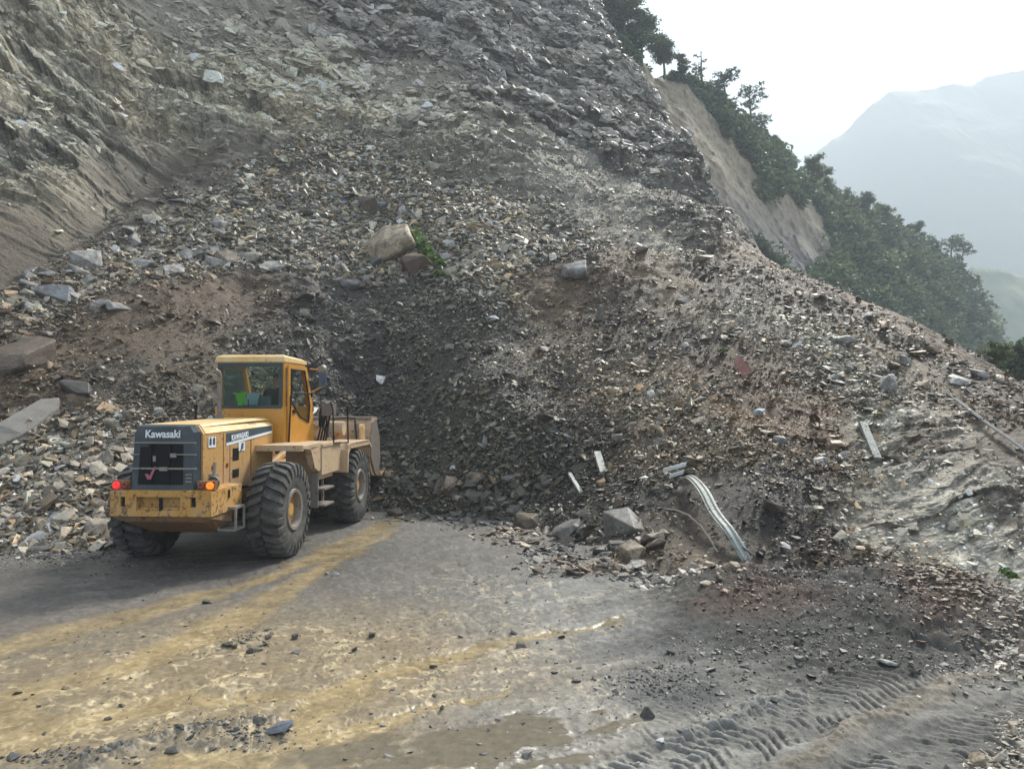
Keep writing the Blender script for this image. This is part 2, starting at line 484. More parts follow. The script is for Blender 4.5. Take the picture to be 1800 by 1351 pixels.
# relief
n_dir = np.array([0.05, -0.78, 0.62], np.float32)
def bed(a, b):
    d_ = V[hit(*b)] - V[hit(*a)]; return d_ / np.linalg.norm(d_)
s1 = bed((120, 80), (330, 230)) + bed((200, 200), (400, 320) if False else (380, 215)) ; s1 /= np.linalg.norm(s1)      # dip of the beds
print('beds', s1, bed((120, 80), (330, 230)), bed((720, 40), (1000, 170)))
s3 = np.cross(s1, n_dir); s3 /= np.linalg.norm(s3)
s2 = np.cross(s3, s1)
wv = V + 0.5 * np.stack([fbm(V / 3.0, 3, .5, 71), fbm(V / 3.0, 3, .5, 72), fbm(V / 3.0, 3, .5, 73)], 1)
B = np.stack([wv @ s1 * 0.16, wv @ s2 * 0.55, wv @ s3 * 0.62], 1)
dst = 0.75 * fbm(B, 5, .58, 3, ridged=True)
B2 = np.stack([wv @ s1 * 0.55, wv @ s2 * 1.4, wv @ s3 * 2.6], 1)
dst = dst + 0.42 * fbm(B2, 5, .62, 9, ridged=True)
blk = fbm(V / 2.4, 5, .55, 33)
rough_small = fbm(V / 0.45, 3, .6, 51)
dst = dst - dst.mean()
sm_ = strat > .12
s1b = bed((720, 40), (1000, 170)); s3b = np.cross(s1b, n_dir); s3b /= np.linalg.norm(s3b); s2b = np.cross(s3b, s1b)
cl1 = np.zeros(len(V), np.float32); cl2 = cl1.copy(); ce1 = cl1 + 1; ce2 = cl1 + 1
wq = (wv + .25 * np.stack([fbm(V / .8, 3, .6, 81), fbm(V / .8, 3, .6, 82), fbm(V / .8, 3, .6, 83)], 1))[sm_]
cl1[sm_], ce1[sm_] = cells(np.stack([wq @ s1 * .42, wq @ s2 * .8, wq @ s3 * 1.05], 1), 7)
cl2[sm_], ce2[sm_] = cells(np.stack([wq @ s1 * 1.3, wq @ s2 * 2.2, wq @ s3 * 3.2], 1), 17)
wB = sstep(35, 42, V[:, 1]); sb_ = sm_ & (wB > 0)
wq = (wv + .25 * np.stack([fbm(V / .8, 3, .6, 84), fbm(V / .8, 3, .6, 85), fbm(V / .8, 3, .6, 86)], 1))[sb_]
q1, e1_ = cells(np.stack([wq @ s1b * .26, wq @ s2b * .6, wq @ s3b * .95], 1), 27)
q2, e2_ = cells(np.stack([wq @ s1b * .8, wq @ s2b * 1.6, wq @ s3b * 2.6], 1), 37)
db_ = .75 * fbm(np.stack([wq @ s1b * .13, wq @ s2b * .5, wq @ s3b * .7], 1), 5, .6, 43, ridged=True)
wb_ = wB[sb_]
cl1[sb_] = cl1[sb_] * (1 - wb_) + 1.3 * q1 * wb_; cl2[sb_] = cl2[sb_] * (1 - wb_) + 1.5 * q2 * wb_; ce1[sb_] = ce1[sb_] * (1 - wb_) + e1_ * wb_; ce2[sb_] = ce2[sb_] * (1 - wb_) + e2_ * wb_
dst[sb_] = dst[sb_] * (1 - wb_) + (db_ - db_.mean()) * 1.3 * wb_
disp = strat * (dst * (.75 - .25 * wB) + .38 * cl1 + .10 * cl2) + lump * (0.30 * blk * (0.4 + V[:, 1] / 26) + 0.07 * rough_small) + 0.25 * strat * blk
edge = sstep(-0.3, 1.2, V[:, 2])
near_ = np.clip(V[:, 1] / 26, .38, 1.15)
disp = disp * (0.25 + 0.75 * edge) * near_
V2 = V + disp[:, None] * n_dir[None]
# ledge line of the digging face and the hollow beside the guard rail
# the gully the water has cut along the foot of the rock face
gl_c = V[[hit(px, py) for px, py in [(-40,470),(15,445),(60,418),(110,393),(160,363),(210,327),(250,300),(285,285),(340,262)]]]
gd_ = np.full(len(V), 1e9)
for q_ in range(len(gl_c) - 1):
    ab = gl_c[q_ + 1] - gl_c[q_]; tq = np.clip(((V - gl_c[q_]) @ ab) / (ab @ ab), 0, 1)
    gd_ = np.minimum(gd_, np.linalg.norm(V - gl_c[q_] - tq[:, None] * ab, axis=1))
gm_ = np.exp(-(gd_ / .75) ** 2)
V2 = V2 - gm_[:, None] * np.array([0, -.75, .75]) * .75 * (1 + .3 * blk)[:, None]
# colours with natural variation (mineral banding and clods)
cv = ZA[:, :3] * (1 + 0.30 * fbm(V / 0.9, 5, .65, 61))[:, None]
bandn = fbm(np.stack([wv @ s1 * 0.10, wv @ s2 * 0.8, wv @ s3 * 1.1], 1), 4, .6, 15)
cv *= (1 + strat * 0.45 * bandn)[:, None]
cv *= (1 + strat * (.22 * cl1 + .25 * cl2))[:, None]
cv *= (1 - .35 * strat * (1 - sstep(0, .10, ce2)) - .3 * strat * (1 - sstep(0, .07, ce1)))[:, None]
tan_ = sstep(0.0, 0.7, fbm(V / 3.5, 3, .5, 91)) * strat
cv = cv * (1 - 0.25 * tan_[:, None]) + np.array([.30, .24, .155]) * (0.25 * tan_[:, None]) * (ZA[:, :1] / .27)
soil_ = (sstep(-.10, .25, fbm(V / 1.1, 5, .6, 97)) * sstep(.45, .7, strat) * (1 - sstep(16, 19, V[:, 1])))[:, None]
cv = cv * (1 - .85 * soil_) + np.array([.110, .086, .060]) * (.85 * soil_)
cv = np.clip(cv * np.array([1.05, 1.0, .90]), 0.015, 0.7)

t = NT('landslide surface')
a = t.attr('Col').outputs['Color']
pos = t.add('NewGeometry').outputs['Position']
n1 = t.noise(5.0, 8, 0.7, pos); n2 = t.noise(22.0, 6, 0.7, pos); n3 = t.noise(70.0, 3, 0.6, pos)
c = t.mix(a, t.ramp(n1, [(0.25, 0.6), (0.75, 1.4)]), 1.0, 'MULTIPLY')
c = t.mix(c, t.ramp(n2, [(0.3, 0.62), (0.7, 1.38)]), 1.0, 'MULTIPLY')
def dotn(v, k):
    d_ = t.add('VectorMath', operation='DOT_PRODUCT'); d_.inputs[1].default_value = tuple(float(q) * k for q in v); t.l.new(pos, d_.inputs[0]); return d_.outputs['Value']
cx = t.add('CombineXYZ'); t.l.new(dotn(s1, 1.0), cx.inputs[0]); t.l.new(dotn(s2, 1.3), cx.inputs[1]); t.l.new(dotn(s3, 3.2), cx.inputs[2])
nb_ = t.noise(1.6, 9, .72, cx.outputs[0], .6)
st_at = t.attr('Strat').outputs['Fac']
def cracks(sc):
    vo = t.add('TexVoronoi', feature='DISTANCE_TO_EDGE'); vo.inputs['Scale'].default_value = sc
    wn_ = t.add('VectorMath', operation='ADD'); t.l.new(cx.outputs[0], wn_.inputs[0])
    nn = t.add('TexNoise'); nn.inputs['Scale'].default_value = sc * 1.5; nn.inputs['Detail'].default_value = 4; t.l.new(cx.outputs[0], nn.inputs['Vector'])
    sc_ = t.add('VectorMath', operation='SCALE'); sc_.inputs['Scale'].default_value = .5 / sc; t.l.new(nn.outputs['Color'], sc_.inputs[0]); t.l.new(sc_.outputs[0], wn_.inputs[1])
    t.l.new(wn_.outputs[0], vo.inputs['Vector']); return t.ramp(vo.outputs['Distance'], [(0.0, 0.0), (.09, 1.0)])
ck1, ck2 = cracks(1.1), cracks(3.2)
ck = t.mix(ck1, ck2, .55, 'MULTIPLY')
sf = t.ramp(nb_, [(.34, .55), (.5, 1.0), (.66, 1.45)])
c = t.mix(c, t.mix(c, sf, 1.0, 'MULTIPLY'), st_at)
c = t.mix(c, t.mix(c, t.mix((.55, .52, .48), (1, 1, 1), ck), 1.0, 'MULTIPLY'), st_at)
t.set(Base_Color=c, Roughness=t.ramp(n1, [(0.3, 0.55), (0.7, 0.85)]),
      Normal=t.bump(t.math('MULTIPLY', t.math('ADD', nb_, t.math('MULTIPLY', ck, .25)), st_at), 0.6, 0.16, t.bump(n3, 0.35, 0.03, t.bump(n2, 0.6, 0.10, t.bump(n1, 0.5, 0.25)))))
M_SLOPE = t.m
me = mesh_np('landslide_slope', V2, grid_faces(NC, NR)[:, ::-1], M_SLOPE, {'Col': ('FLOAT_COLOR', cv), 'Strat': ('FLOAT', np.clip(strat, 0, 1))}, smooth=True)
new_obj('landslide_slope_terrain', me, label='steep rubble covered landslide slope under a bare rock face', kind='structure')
# surface normals of the undisturbed slope
e_ = 0.4
NX = -(H(X + e_, Y) - H(X - e_, Y)) / (2 * e_); NY = -(H(X, Y + e_) - H(X, Y - e_)) / (2 * e_)
NRM = np.stack([NX.ravel(), NY.ravel(), np.ones(NC * NR)], 1); NRM /= np.linalg.norm(NRM, axis=1, keepdims=True)
# ------------------------------------------------------------------ muddy road
GC, GR = 1150, 800
az = np.linspace(R(-47), R(47), GC)
ph0, ph1 = math.atan(CAM_H / 3.0), math.atan(CAM_H / 24.0)
tt = np.linspace(0, 1, GR)
gr = CAM_H / np.tan(ph0 + (ph1 - ph0) * tt)
AA, RR = np.meshgrid(az, gr, indexing='ij')
gx = (RR * np.sin(AA)).ravel(); gy = (RR * np.cos(AA)).ravel()
GP = np.stack([gx, gy, 0 * gx], 1).astype(np.float32)
def pl(pts):
    return np.array([on_ground(*p) for p in pts])
def dist_poly(P, pts, widths=None):
    """distance to a polyline, position along it, signed side and local width"""
    best = np.full(len(P), 1e9); along = np.zeros(len(P)); side = np.zeros(len(P)); wd = np.zeros(len(P))
    s0 = 0
    for i in range(len(pts) - 1):
        a, b = pts[i], pts[i + 1]; d = b - a; L = np.hypot(*d); d = d / L
        q = P - a
        t_ = np.clip(q @ d, 0, L)
        dx = q - t_[:, None] * d
        dd = np.hypot(dx[:, 0], dx[:, 1])
        m = dd < best
        best[m] = dd[m]; along[m] = s0 + t_[m]
        side[m] = (q[m, 0] * d[1] - q[m, 1] * d[0])
        if widths is not None: wd[m] = widths[i] + (widths[i + 1] - widths[i]) * t_[m] / L
        s0 += L
    return best, along, side, wd
G2 = np.stack([gx, gy], 1)
nA = fbm(GP * 0.9, 4, .6, 101); nB = fbm(GP * 3.5, 4, .6, 111); nC = fbm(GP * 12, 3, .6, 121)
G2w = G2 + 0.16 * np.stack([fbm(GP * 1.3, 3, .6, 131), fbm(GP * 1.3, 3, .6, 141)], 1)
height = 0.035 * nA + 0.016 * nB + 0.006 * nC
# colours
base = np.array([.150, .143, .132]); col = np.tile(base, (len(G2), 1)) * (1 + 0.22 * nA + 0.22 * nB + 0.15 * nC)[:, None]
wet = 0.45 + 0.3 * nA
gpx, gpy, _ = project(GP)
def blob(px, py, rx, ry, soft=0.35, rot=0):
    cx, cy = on_ground(px, py)
    kx = rx * cy / FPX; ky = ry * cy * cy / (FPX * CAM_H)
    u = (G2w[:, 0] - cx); v = (G2w[:, 1] - cy)
    if rot: u, v = u * math.cos(rot) + v * math.sin(rot), -u * math.sin(rot) + v * math.cos(rot)
    d = np.sqrt((u / kx) ** 2 + (v / ky) ** 2) + 0.25 * nB
    return 1 - sstep(1 - soft, 1 + soft, d)
def tint(mask, c, k=1.0, vary=0.2):
    global col
    m = (mask * k)[:, None]
    col = col * (1 - m) + np.array(c) * (1 + vary * nC + vary * nB)[:, None] * m
# grey silty brightness on the right and brown film on the left
tint(blob(150, 1040, 420, 60), (.165, .148, .135), .8)
tint(blob(520, 1190, 640, 150, .6), (.270, .212, .132), .92)
tint(blob(1100, 1080, 260, 110, .5), (.185, .185, .178), .8)
tint(blob(1200, 1290, 420, 110, .5), (.215, .215, .205), .8)
tint(blob(1150, 1130, 130, 28, .5), (.085, .087, .095), .8)
tint(blob(1160, 1205, 110, 36, .4), (.060, .062, .066), .85)
tint(blob(1500, 1140, 280, 62, .5), (.062, .062, .056), .95)
tint(blob(1420, 1078, 250, 55, .5), (.055, .052, .045), .97)
tint(blob(1340, 1098, 120, 20, .5), (.105, .066, .052), .7)
tint(blob(1700, 1110, 120, 50, .5), (.115, .075, .055), .8)
tint(blob(380, 1310, 150, 30, .5), (.080, .082, .085), .7)
tint(blob(420, 990, 330, 40, .5), (.085, .077, .070), .5)
MUD = (.47, .365, .205)
mud_lines = [
 ([(760,905),(690,915),(600,960),(470,1015),(300,1062),(120,1105),(-80,1160),(-300,1230)], [.12,.30,.26,.18,.30,.30,.26,.3]),
 ([(700,930),(590,980),(470,1055),(380,1105),(230,1165),(60,1215),(-120,1275)], [.10,.18,.26,.36,.20,.24,.26]),
 ([(60,1215),(-20,1290),(-200,1350)], [.18,.25,.3]),
 ([(1080,1092),(980,1110),(880,1130),(760,1165),(640,1195),(580,1235),(540,1300),(480,1380)], [.03,.05,.10,.14,.16,.22,.26,.3]),
 ([(900,1203),(830,1228),(740,1245),(640,1275),(520,1330),(420,1400)], [.02,.06,.06,.12,.30,.35]),
 ([(300,1345),(460,1330),(640,1300)], [.10,.14,.10]),
 ([(60,1290),(150,1260),(330,1225),(560,1215)], [.28,.20,.14,.08]),
]
flow_ = fbm(np.stack([(G2w[:, 0] * .86 + G2w[:, 1] * .5) * .45, (-G2w[:, 0] * .5 + G2w[:, 1] * .86) * 4.2, 0 * gx], 1), 5, .62, 351)
mudm = np.zeros(len(G2)); wcore = np.zeros(len(G2))
for pts, wd in mud_lines:
    d, s, sd_, w_ = dist_poly(G2w, pl(pts), wd)
    e = d + 0.10 * nB + 0.05 * nC + .20 * flow_
    m = 1 - sstep(w_ * 0.6, w_ * 1.35 + 0.03, e)
    mudm = np.maximum(mudm, m)
    wcore = np.maximum(wcore, 1 - sstep(0.1, .8, d / (w_ + 1e-3)))
    height -= 0.018 * (1 - sstep(0, 2.2, d / w_))
film = sstep(-0.15, 0.5, nA * .7 + fbm(GP * np.array([1.2, 4, 1]), 4, .6, 171)) * np.maximum(blob(430, 1230, 520, 120, .5), .0)
tint(film, (.30, .24, .150), .85)
tint(mudm * (.55 + .45 * sstep(-.5, .4, flow_ + nB)), MUD, .80, .20)
height -= 0.6 * mudm * (height + 0.02)          # liquid mud lies flat
# thin runnels of silty water
runs = [
 [(800,985),(835,1020),(855,1045),(885,1062)], [(965,1022),(985,1050),(1005,1078),(975,1095),(880,1120)], [(815,1075),(850,1105),(890,1125),(880,1145)],
 [(840,1060),(815,1095),(820,1110)], [(265,1150),(248,1175),(248,1205),(270,1228),(310,1240),(335,1262),(338,1300),(345,1340)], [(395,1130),(398,1155),(408,1180),(405,1215),(380,1245)],
 [(425,1150),(415,1190),(425,1230),(430,1280)], [(500,1110),(530,1150),(560,1185)], [(690,1055),(740,1080),(800,1108)], [(190,1180),(180,1230),(60,1300)], [(355,1250),(300,1290),(290,1345)],
 [(560,1190),(500,1230),(470,1270)], [(600,1120),(560,1150),(545,1190)], [(460,1110),(470,1170),(455,1230)], [(120,1260),(80,1300),(60,1350)], [(930,980),(945,1010),(985,1030)]]
runm = np.zeros(len(G2))
for i_, pts in enumerate(runs):
    d, s, sd_, w_ = dist_poly(G2 + 0.05 * np.stack([fbm(GP * 6, 3, .6, 201), fbm(GP * 6, 3, .6, 211)], 1), pl(pts), [1] * len(pts))
    m = (1 - sstep(0.004, 0.022, d)) * sstep(-.45, .5, nB + nC)
    runm = np.maximum(runm, m * (0.75 if i_ in (0, 1, 2, 4, 5) else .38))
    height -= 0.006 * (1 - sstep(0, .06, d))
net = np.zeros(len(G2))
for q_, sc_, wd_ in ((401, 1.5, .021), (421, 2.6, .024), (441, .8, .013)):
    nn = fbm(np.stack([gx * sc_, gy * sc_ * .55, 0 * gx + q_], 1) + .35 * np.stack([nB, nA, 0 * nA], 1), 4, .55, q_)
    net = np.maximum(net, 1 - sstep(wd_ * .3, wd_ * 1.3, np.abs(nn)))
reg = np.maximum(blob(480, 1200, 620, 130, .5), .55 * blob(900, 1050, 260, 80, .5))
net *= reg * sstep(-.5, .3, nA + nC)
tint(net, (.60, .49, .31), .9)
height -= .006 * net
tint(runm, (.40, .36, .27), .75)  # pale tan for foam, with the sky's reflection painted into the colour
# ridge of dark muck at the lower left
d, s, sd_, w_ = dist_poly(G2w, pl([(150,1350),(280,1310),(420,1270),(500,1262)]), [.12, .1, .09, .05])
mk = 1 - sstep(0, 1.6, d / (w_ + 1e-3))
height += mk * (.03 + .05 * np.abs(nC) + .03 * nB)
tint(mk * sstep(-.3, .3, nB + nC), (.085, .087, .09), .7)
# cross hatch of lug prints in the silt left of the puddle, and the two wheel tracks at the right
def track(pts, width, sp, amp, slant, col_=None):
    global height
    d, s, sd_, w_ = dist_poly(G2, pl(pts), [width] * len(pts))
    inside = 1 - sstep(width * .75, width, d + .06 * nB)
    phs = (s + slant * np.abs(sd_) ** 1.15 + .055 * nB + .05 * nA + .012 * nC) / sp
    f = phs - np.floor(phs)
    rib = np.where(f < .5, sstep(0, .22, f), 1 - sstep(.55, .85, f))
    brk = sstep(-.6, .5, nB + .9 * nC + .6 * nA)
    fade = sstep(-.1, .9, 1 - s / (s.max() + 1e-3) + .2)
    height += inside * (amp * (rib - .5) * brk * fade - .015)
    tint(inside * rib * brk, (.215, .205, .190), .35)
    tint(inside * (1 - rib) * brk, (.060, .059, .056), .55)
    lip = np.exp(-((d - width * 1.06) / .07) ** 2)
    height += lip * .02 * (.3 + 1.6 * nB)
    return inside
track([(1020,1420),(1230,1330),(1400,1262),(1600,1180),(1760,1140)], .34, .10, .038, .75)
track([(1440,1440),(1620,1350),(1790,1275),(1990,1215)], .38, .105, .042, .8)
track([(820,1400),(1060,1300),(1290,1220),(1420,1190)], .30, .09, .009, .5)
d, s, sd_, w_ = dist_poly(G2w, pl([(1330,1400),(1480,1300),(1570,1258),(1660,1210),(1780,1190)]), [.10] * 5)
bm_ = 1 - sstep(0, 2.0, d / .1)
height += bm_ * (.05 + .03 * nB + .02 * nC)
tint(bm_, (.21, .175, .130), .7)
d, s, sd_, w_ = dist_poly(G2w, pl([(1180,1300),(1260,1275),(1400,1215)]), [.1] * 3)
bm_ = 1 - sstep(0, 2.2, d / .1)
height += bm_ * (.035 + .05 * nC)
tint(bm_ * sstep(-.2, .3, nC), (.30, .30, .285), .6)
# low heaps of dug gravel at the foot of the slope, right
hp_ = np.zeros(len(G2))
def heap(px, py, rx, ry, h):
    global height
    m = blob(px, py, rx, ry, .75)
    height += m * h * (1 + .30 * nB + .05 * nC)
    hp_[:] = np.maximum(hp_, m)
heap(1450, 1080, 260, 56, .34); heap(1330, 1065, 120, 30, .10); heap(1680, 1095, 150, 45, .30); heap(1260, 1050, 70, 25, .10); heap(1050, 985, 120, 25, .12)
# long wheel smears across the grey part
sm = fbm(np.stack([(G2w[:, 0] * .94 + G2w[:, 1] * .34) * .5, (-G2w[:, 0] * .34 + G2w[:, 1] * .94) * 5.5, 0 * gx], 1), 4, .6, 301)
smm = 1 - mudm
height += .014 * sm * smm
col *= (1 + .30 * sm * smm)[:, None]
# brown puddle
pw = sstep(.38, .62, .5 + .55 * nA + .35 * nB - .25 * sm)
pud = np.clip(np.maximum(np.maximum(blob(1020, 1258, 120, 22, .3), blob(850, 1310, 230, 40, .4)), .9 * blob(640, 1330, 160, 30, .4)) * 1.7 * (.25 + pw) - .25, 0, 1)
tint(pud, (.205, .180, .138), .95, .04)
height = height * (1 - .93 * pud) - .012 * pud
far = sstep(0.0, 1.0, 1 - np.abs(gx) / 200)
height = np.where(gy > 18.5, height - (gy - 18.5) * .1, height)
grit = fbm(GP * 26, 3, .6, 331)
height += (.0025 * grit + .006 * np.maximum(nC, 0)) * (1 - pud) * (1 - .7 * mudm)
col = col * np.array([.74, .725, .69]) * (1 + .28 * grit * (1 - pud))[:, None]
col = np.clip(col, .015, .6)
rough = np.clip(.47 + .45 * hp_ + .28 * sstep(.2, 2.5, gx) + .05 - .22 * sm - .12 * nA - .40 * mudm * 1.0 - .5 * pud + .2 * np.abs(nC), .20, .9)
GV = np.stack([gx, gy, height], 1)
t = NT('wet mud road surface')
a = t.attr('Col').outputs['Color']; rg = t.attr('Rough').outputs['Fac']
pos = t.add('NewGeometry').outputs['Position']
n1 = t.noise(14, 6, .65, pos); n2 = t.noise(60, 5, .65, pos)
c = t.mix(a, t.ramp(n1, [(.3, .78), (.7, 1.22)]), 1.0, 'MULTIPLY')
c = t.mix(c, t.ramp(n2, [(.3, .72), (.7, 1.28)]), t.math('MULTIPLY', rg, 1.3), 'MULTIPLY')
bs = t.math('MULTIPLY', rg, .55)
b = t.add('Bump'); b.inputs['Distance'].default_value = .02; t.l.new(bs, b.inputs['Strength']); t.l.new(n2, b.inputs['Height'])
t.set(Base_Color=c, Roughness=rg, Normal=b.outputs['Normal'])
t.b.inputs['Specular IOR Level'].default_value = .35
M_MUD = t.m
me = mesh_np('muddy_road', GV, grid_faces(GC, GR)[:, ::-1], M_MUD, {'Col': ('FLOAT_COLOR', col), 'Rough': ('FLOAT', rough)}, smooth=True)
new_obj('muddy_road', me, label='wet muddy road surface with ochre runoff and tyre tracks', kind='structure')
GH = height.reshape(GC, GR)
def ground_z(x, y):
    a_ = math.atan2(x, y); r_ = math.hypot(x, y)
    i = int(np.clip((a_ - az[0]) / (az[1] - az[0]), 0, GC - 1))
    t_ = (math.atan(CAM_H / r_) - ph0) / (ph1 - ph0)
    return float(GH[i, int(np.clip(t_ * (GR - 1), 0, GR - 1))])
# plain earth beyond the detailed stretch (behind and beside the viewpoint)
bm = bmesh.new()
vs = [bm.verts.new(p) for p in [(-60, -40, -.14), (26, -40, -.14), (13, 9, -.14), (13, 20, -.14), (-60, 20, -.14)]]
bm.faces.new(vs)
me = bpy.data.meshes.new('ground'); bm.to_mesh(me); bm.free()
t = NT('plain wet earth'); pos = t.add('NewGeometry').outputs['Position']; n1 = t.noise(3, 6, .6, pos)
t.set(Base_Color=t.ramp(n1, [(.3, (.10, .095, .085)), (.7, (.20, .185, .16))]), Roughness=.7, Normal=t.bump(n1, .5, .1))
me.materials.append(t.m)
new_obj('ground', me, label='bare wet earth around the road', kind='structure')
# ------------------------------------------------------------------ stones
def hull(seed, n=15, flat=(1, .72, .36), power=.5, bevel=0.0):
    r = random.Random(seed)
    bm = bmesh.new()
    for i in range(n):
        while True:
            p = Vector((r.uniform(-1, 1), r.uniform(-1, 1), r.uniform(-1, 1)))
            m = max(abs(p.x), abs(p.y), abs(p.z))
            if m > .55 and p.length < 1.35: break
        p = p / (m ** power) * .92
        bm.verts.new((p.x * flat[0] * .5, p.y * flat[1] * .5, p.z * flat[2] * .5))
    res = bmesh.ops.convex_hull(bm, input=bm.verts)
    bmesh.ops.delete(bm, geom=[v for v in bm.verts if not v.link_faces], context='VERTS')
    bmesh.ops.triangulate(bm, faces=bm.faces)
    bmesh.ops.recalc_face_normals(bm, faces=bm.faces)
    bm.verts.index_update()
    V_ = np.array([v.co[:] for v in bm.verts], np.float32)
    F_ = np.array([[v.index for v in f.verts] for f in bm.faces], np.int32)
    bm.free()
    return V_, F_
LIB = [hull(100 + i, n=random.choice([9, 11, 13, 15]), flat=(1, random.uniform(.5, .95), random.uniform(.13, .38))) for i in range(28)]
LIBB = [hull(300 + i, n=random.choice([12, 14, 16]), flat=(1, random.uniform(.7, 1), random.uniform(.5, .8))) for i in range(8)]

def rot_to(nrm, yaw):
    """rotation matrices whose z column is nrm (n,3), turned by yaw about it"""
    n_ = nrm / np.linalg.norm(nrm, axis=1, keepdims=True)
    a_ = np.zeros_like(n_)
    if np.ndim(yaw) == 2: a_ += yaw
    else: a_[:, 0] = np.cos(yaw); a_[:, 1] = np.sin(yaw)
    a_ -= (a_ * n_).sum(1, keepdims=True) * n_
    a_ /= np.linalg.norm(a_, axis=1, keepdims=True)
    b_ = np.cross(n_, a_)
    return np.stack([a_, b_, n_], 2)

def stones_mesh(name, pos, size, nrm, yaw, cols, lib, which, mat):
    Vs, Fs, Cs = [], [], []; off = 0
    M3 = rot_to(nrm, yaw) * size[:, None, None]
    for k, (lv, lf) in enumerate(lib):
        idx = np.where(which == k)[0]
        if not len(idx): continue
        P_ = np.einsum('nij,vj->nvi', M3[idx], lv) + pos[idx][:, None]
        Vs.append(P_.reshape(-1, 3))
        Fs.append((lf[None] + (np.arange(len(idx)) * len(lv))[:, None, None] + off).reshape(-1, 3))
        Cs.append(np.repeat(cols[idx], len(lv), 0))
        off += len(idx) * len(lv)
    return mesh_np(name, np.concatenate(Vs), np.concatenate(Fs), mat, {'Col': ('FLOAT_COLOR', np.concatenate(Cs))})

dens = ZA[:, 3]; msize = ZA[:, 4]
inframe = (ppx > -120) & (ppx < 1920) & (ppy > -60) & (ppy < 1200) & (V[:, 2] > -.12) & visf
patch = sstep(-.25, .40, fbm(V / np.array([1.6, 3.2, 3.2]), 5, .65, 401) + .10 + .5 * (dens - .4)) ** 1.5
prob = np.where(inframe, (dens ** 1.2) * (1 - .9 * gm_) * np.maximum(.25 + .75 * patch, sstep(.8, 1, dens)), 0)
def scatter(N, smul, smin, smax, seed, tilt=.45, emb=.12, dark=1.0):
    r_ = np.random.default_rng(seed)
    i_ = r_.choice(len(V), N, p=prob / prob.sum())
    s_ = msize[i_] * smul * np.exp(r_.normal(0, .55, N))
    s_ = np.clip(s_, smin, smax)
    hd = sstep(.7, .95, dens[i_])
    nr_ = NRM[i_] * .55 + np.array([0, 0, .45]) + r_.normal(0, tilt, (N, 3))
    nr_[:, 2] = np.maximum(nr_[:, 2], .15)
    p_ = V2[i_] + r_.normal(0, .05, (N, 3)) + NRM[i_] * (s_ * (emb + .14 * hd))[:, None]
    lum = np.exp(r_.normal(.05, .46, N))
    zc = ZA[i_, :3]
    grey = np.array([.20, .193, .174])
    k_ = r_.uniform(.08, .6, N)[:, None] * (.45 + .55 * sstep(.3, .9, dens[i_]))[:, None]
    c_ = (zc * (1 - k_) + grey * k_ * (zc.mean(1, keepdims=True) / .14) ** .6) * lum[:, None] * (1.08 + .42 * hd)[:, None] * np.array([1.05, 1.0, .87])
    warm = r_.random(N) < .2
    c_[warm] *= np.array([1.22, 1.0, .78])
    pale = r_.random(N) < (.02 * (dens[i_] > .3) + .05 * (dens[i_] > .8))
    c_[pale] = np.array([.46, .44, .41]) * r_.uniform(.6, 1.1, pale.sum())[:, None]
    return i_, p_, s_, nr_, r_.uniform(0, 2 * PI, N), np.clip(c_, .02, .62), r_.integers(0, len(LIB), N)
A_ = scatter(190000, .48, .03, .38, 1, .38, .06)
B_ = scatter(26000, 1.15, .07, .55, 2, .5, -.06)
N_ = 26000
def cat(*xs): return [np.concatenate(x) for x in zip(*xs)]
# slabs still standing in the bedded rock, lying along the beds
r_ = np.random.default_rng(31)
pc = np.where(inframe, np.clip(strat - .2, 0, 1) * (.07 + .93 * wB) * (.35 + .65 * sstep(16, 22, V[:, 1])) * (.3 + .7 * sstep(-.2, .3, fbm(V / 2.6, 4, .6, 411))), 0)
NCc = 42000
i_ = r_.choice(len(V), NCc, p=pc / pc.sum())
s_ = np.clip(V[i_, 1] / 38 * (.28 + .08 * wB[i_]) * np.exp(r_.normal(0, .5, NCc)), .06, 1.1)
ax_ = s1[None] * (1 - wB[i_])[:, None] + s1b[None] * wB[i_][:, None] + r_.normal(0, .16, (NCc, 3))
nr_ = n_dir[None] * .5 + NRM[i_] * .5 + r_.normal(0, .30, (NCc, 3))
cc_ = np.clip(cv[i_] * np.exp(r_.normal(.05, .30, NCc))[:, None], .03, .6)
pl_ = r_.random(NCc) < .035
cc_[pl_] = np.array([.48, .46, .42]) * r_.uniform(.7, 1.1, pl_.sum())[:, None]
p_ = V2[i_] - n_dir[None] * 0 + nr_ * (s_ * -.04)[:, None]
me = stones_mesh('bedded_slabs', p_, s_, nr_, ax_, cc_, LIB, r_.integers(0, len(LIB), NCc), M_ROCK)
new_obj('ledge_rubble', me, label='broken ledges and slabs of bedded rock on the bare face', kind='stuff')
_, p_, s_, n_, y_, c_, k_ = cat(A_, B_)
me = stones_mesh('slope_rubble', p_, s_, n_, y_, c_, LIB, k_, M_ROCK)
new_obj('slope_rubble', me, label='loose platy stones covering the landslide slope', kind='stuff')

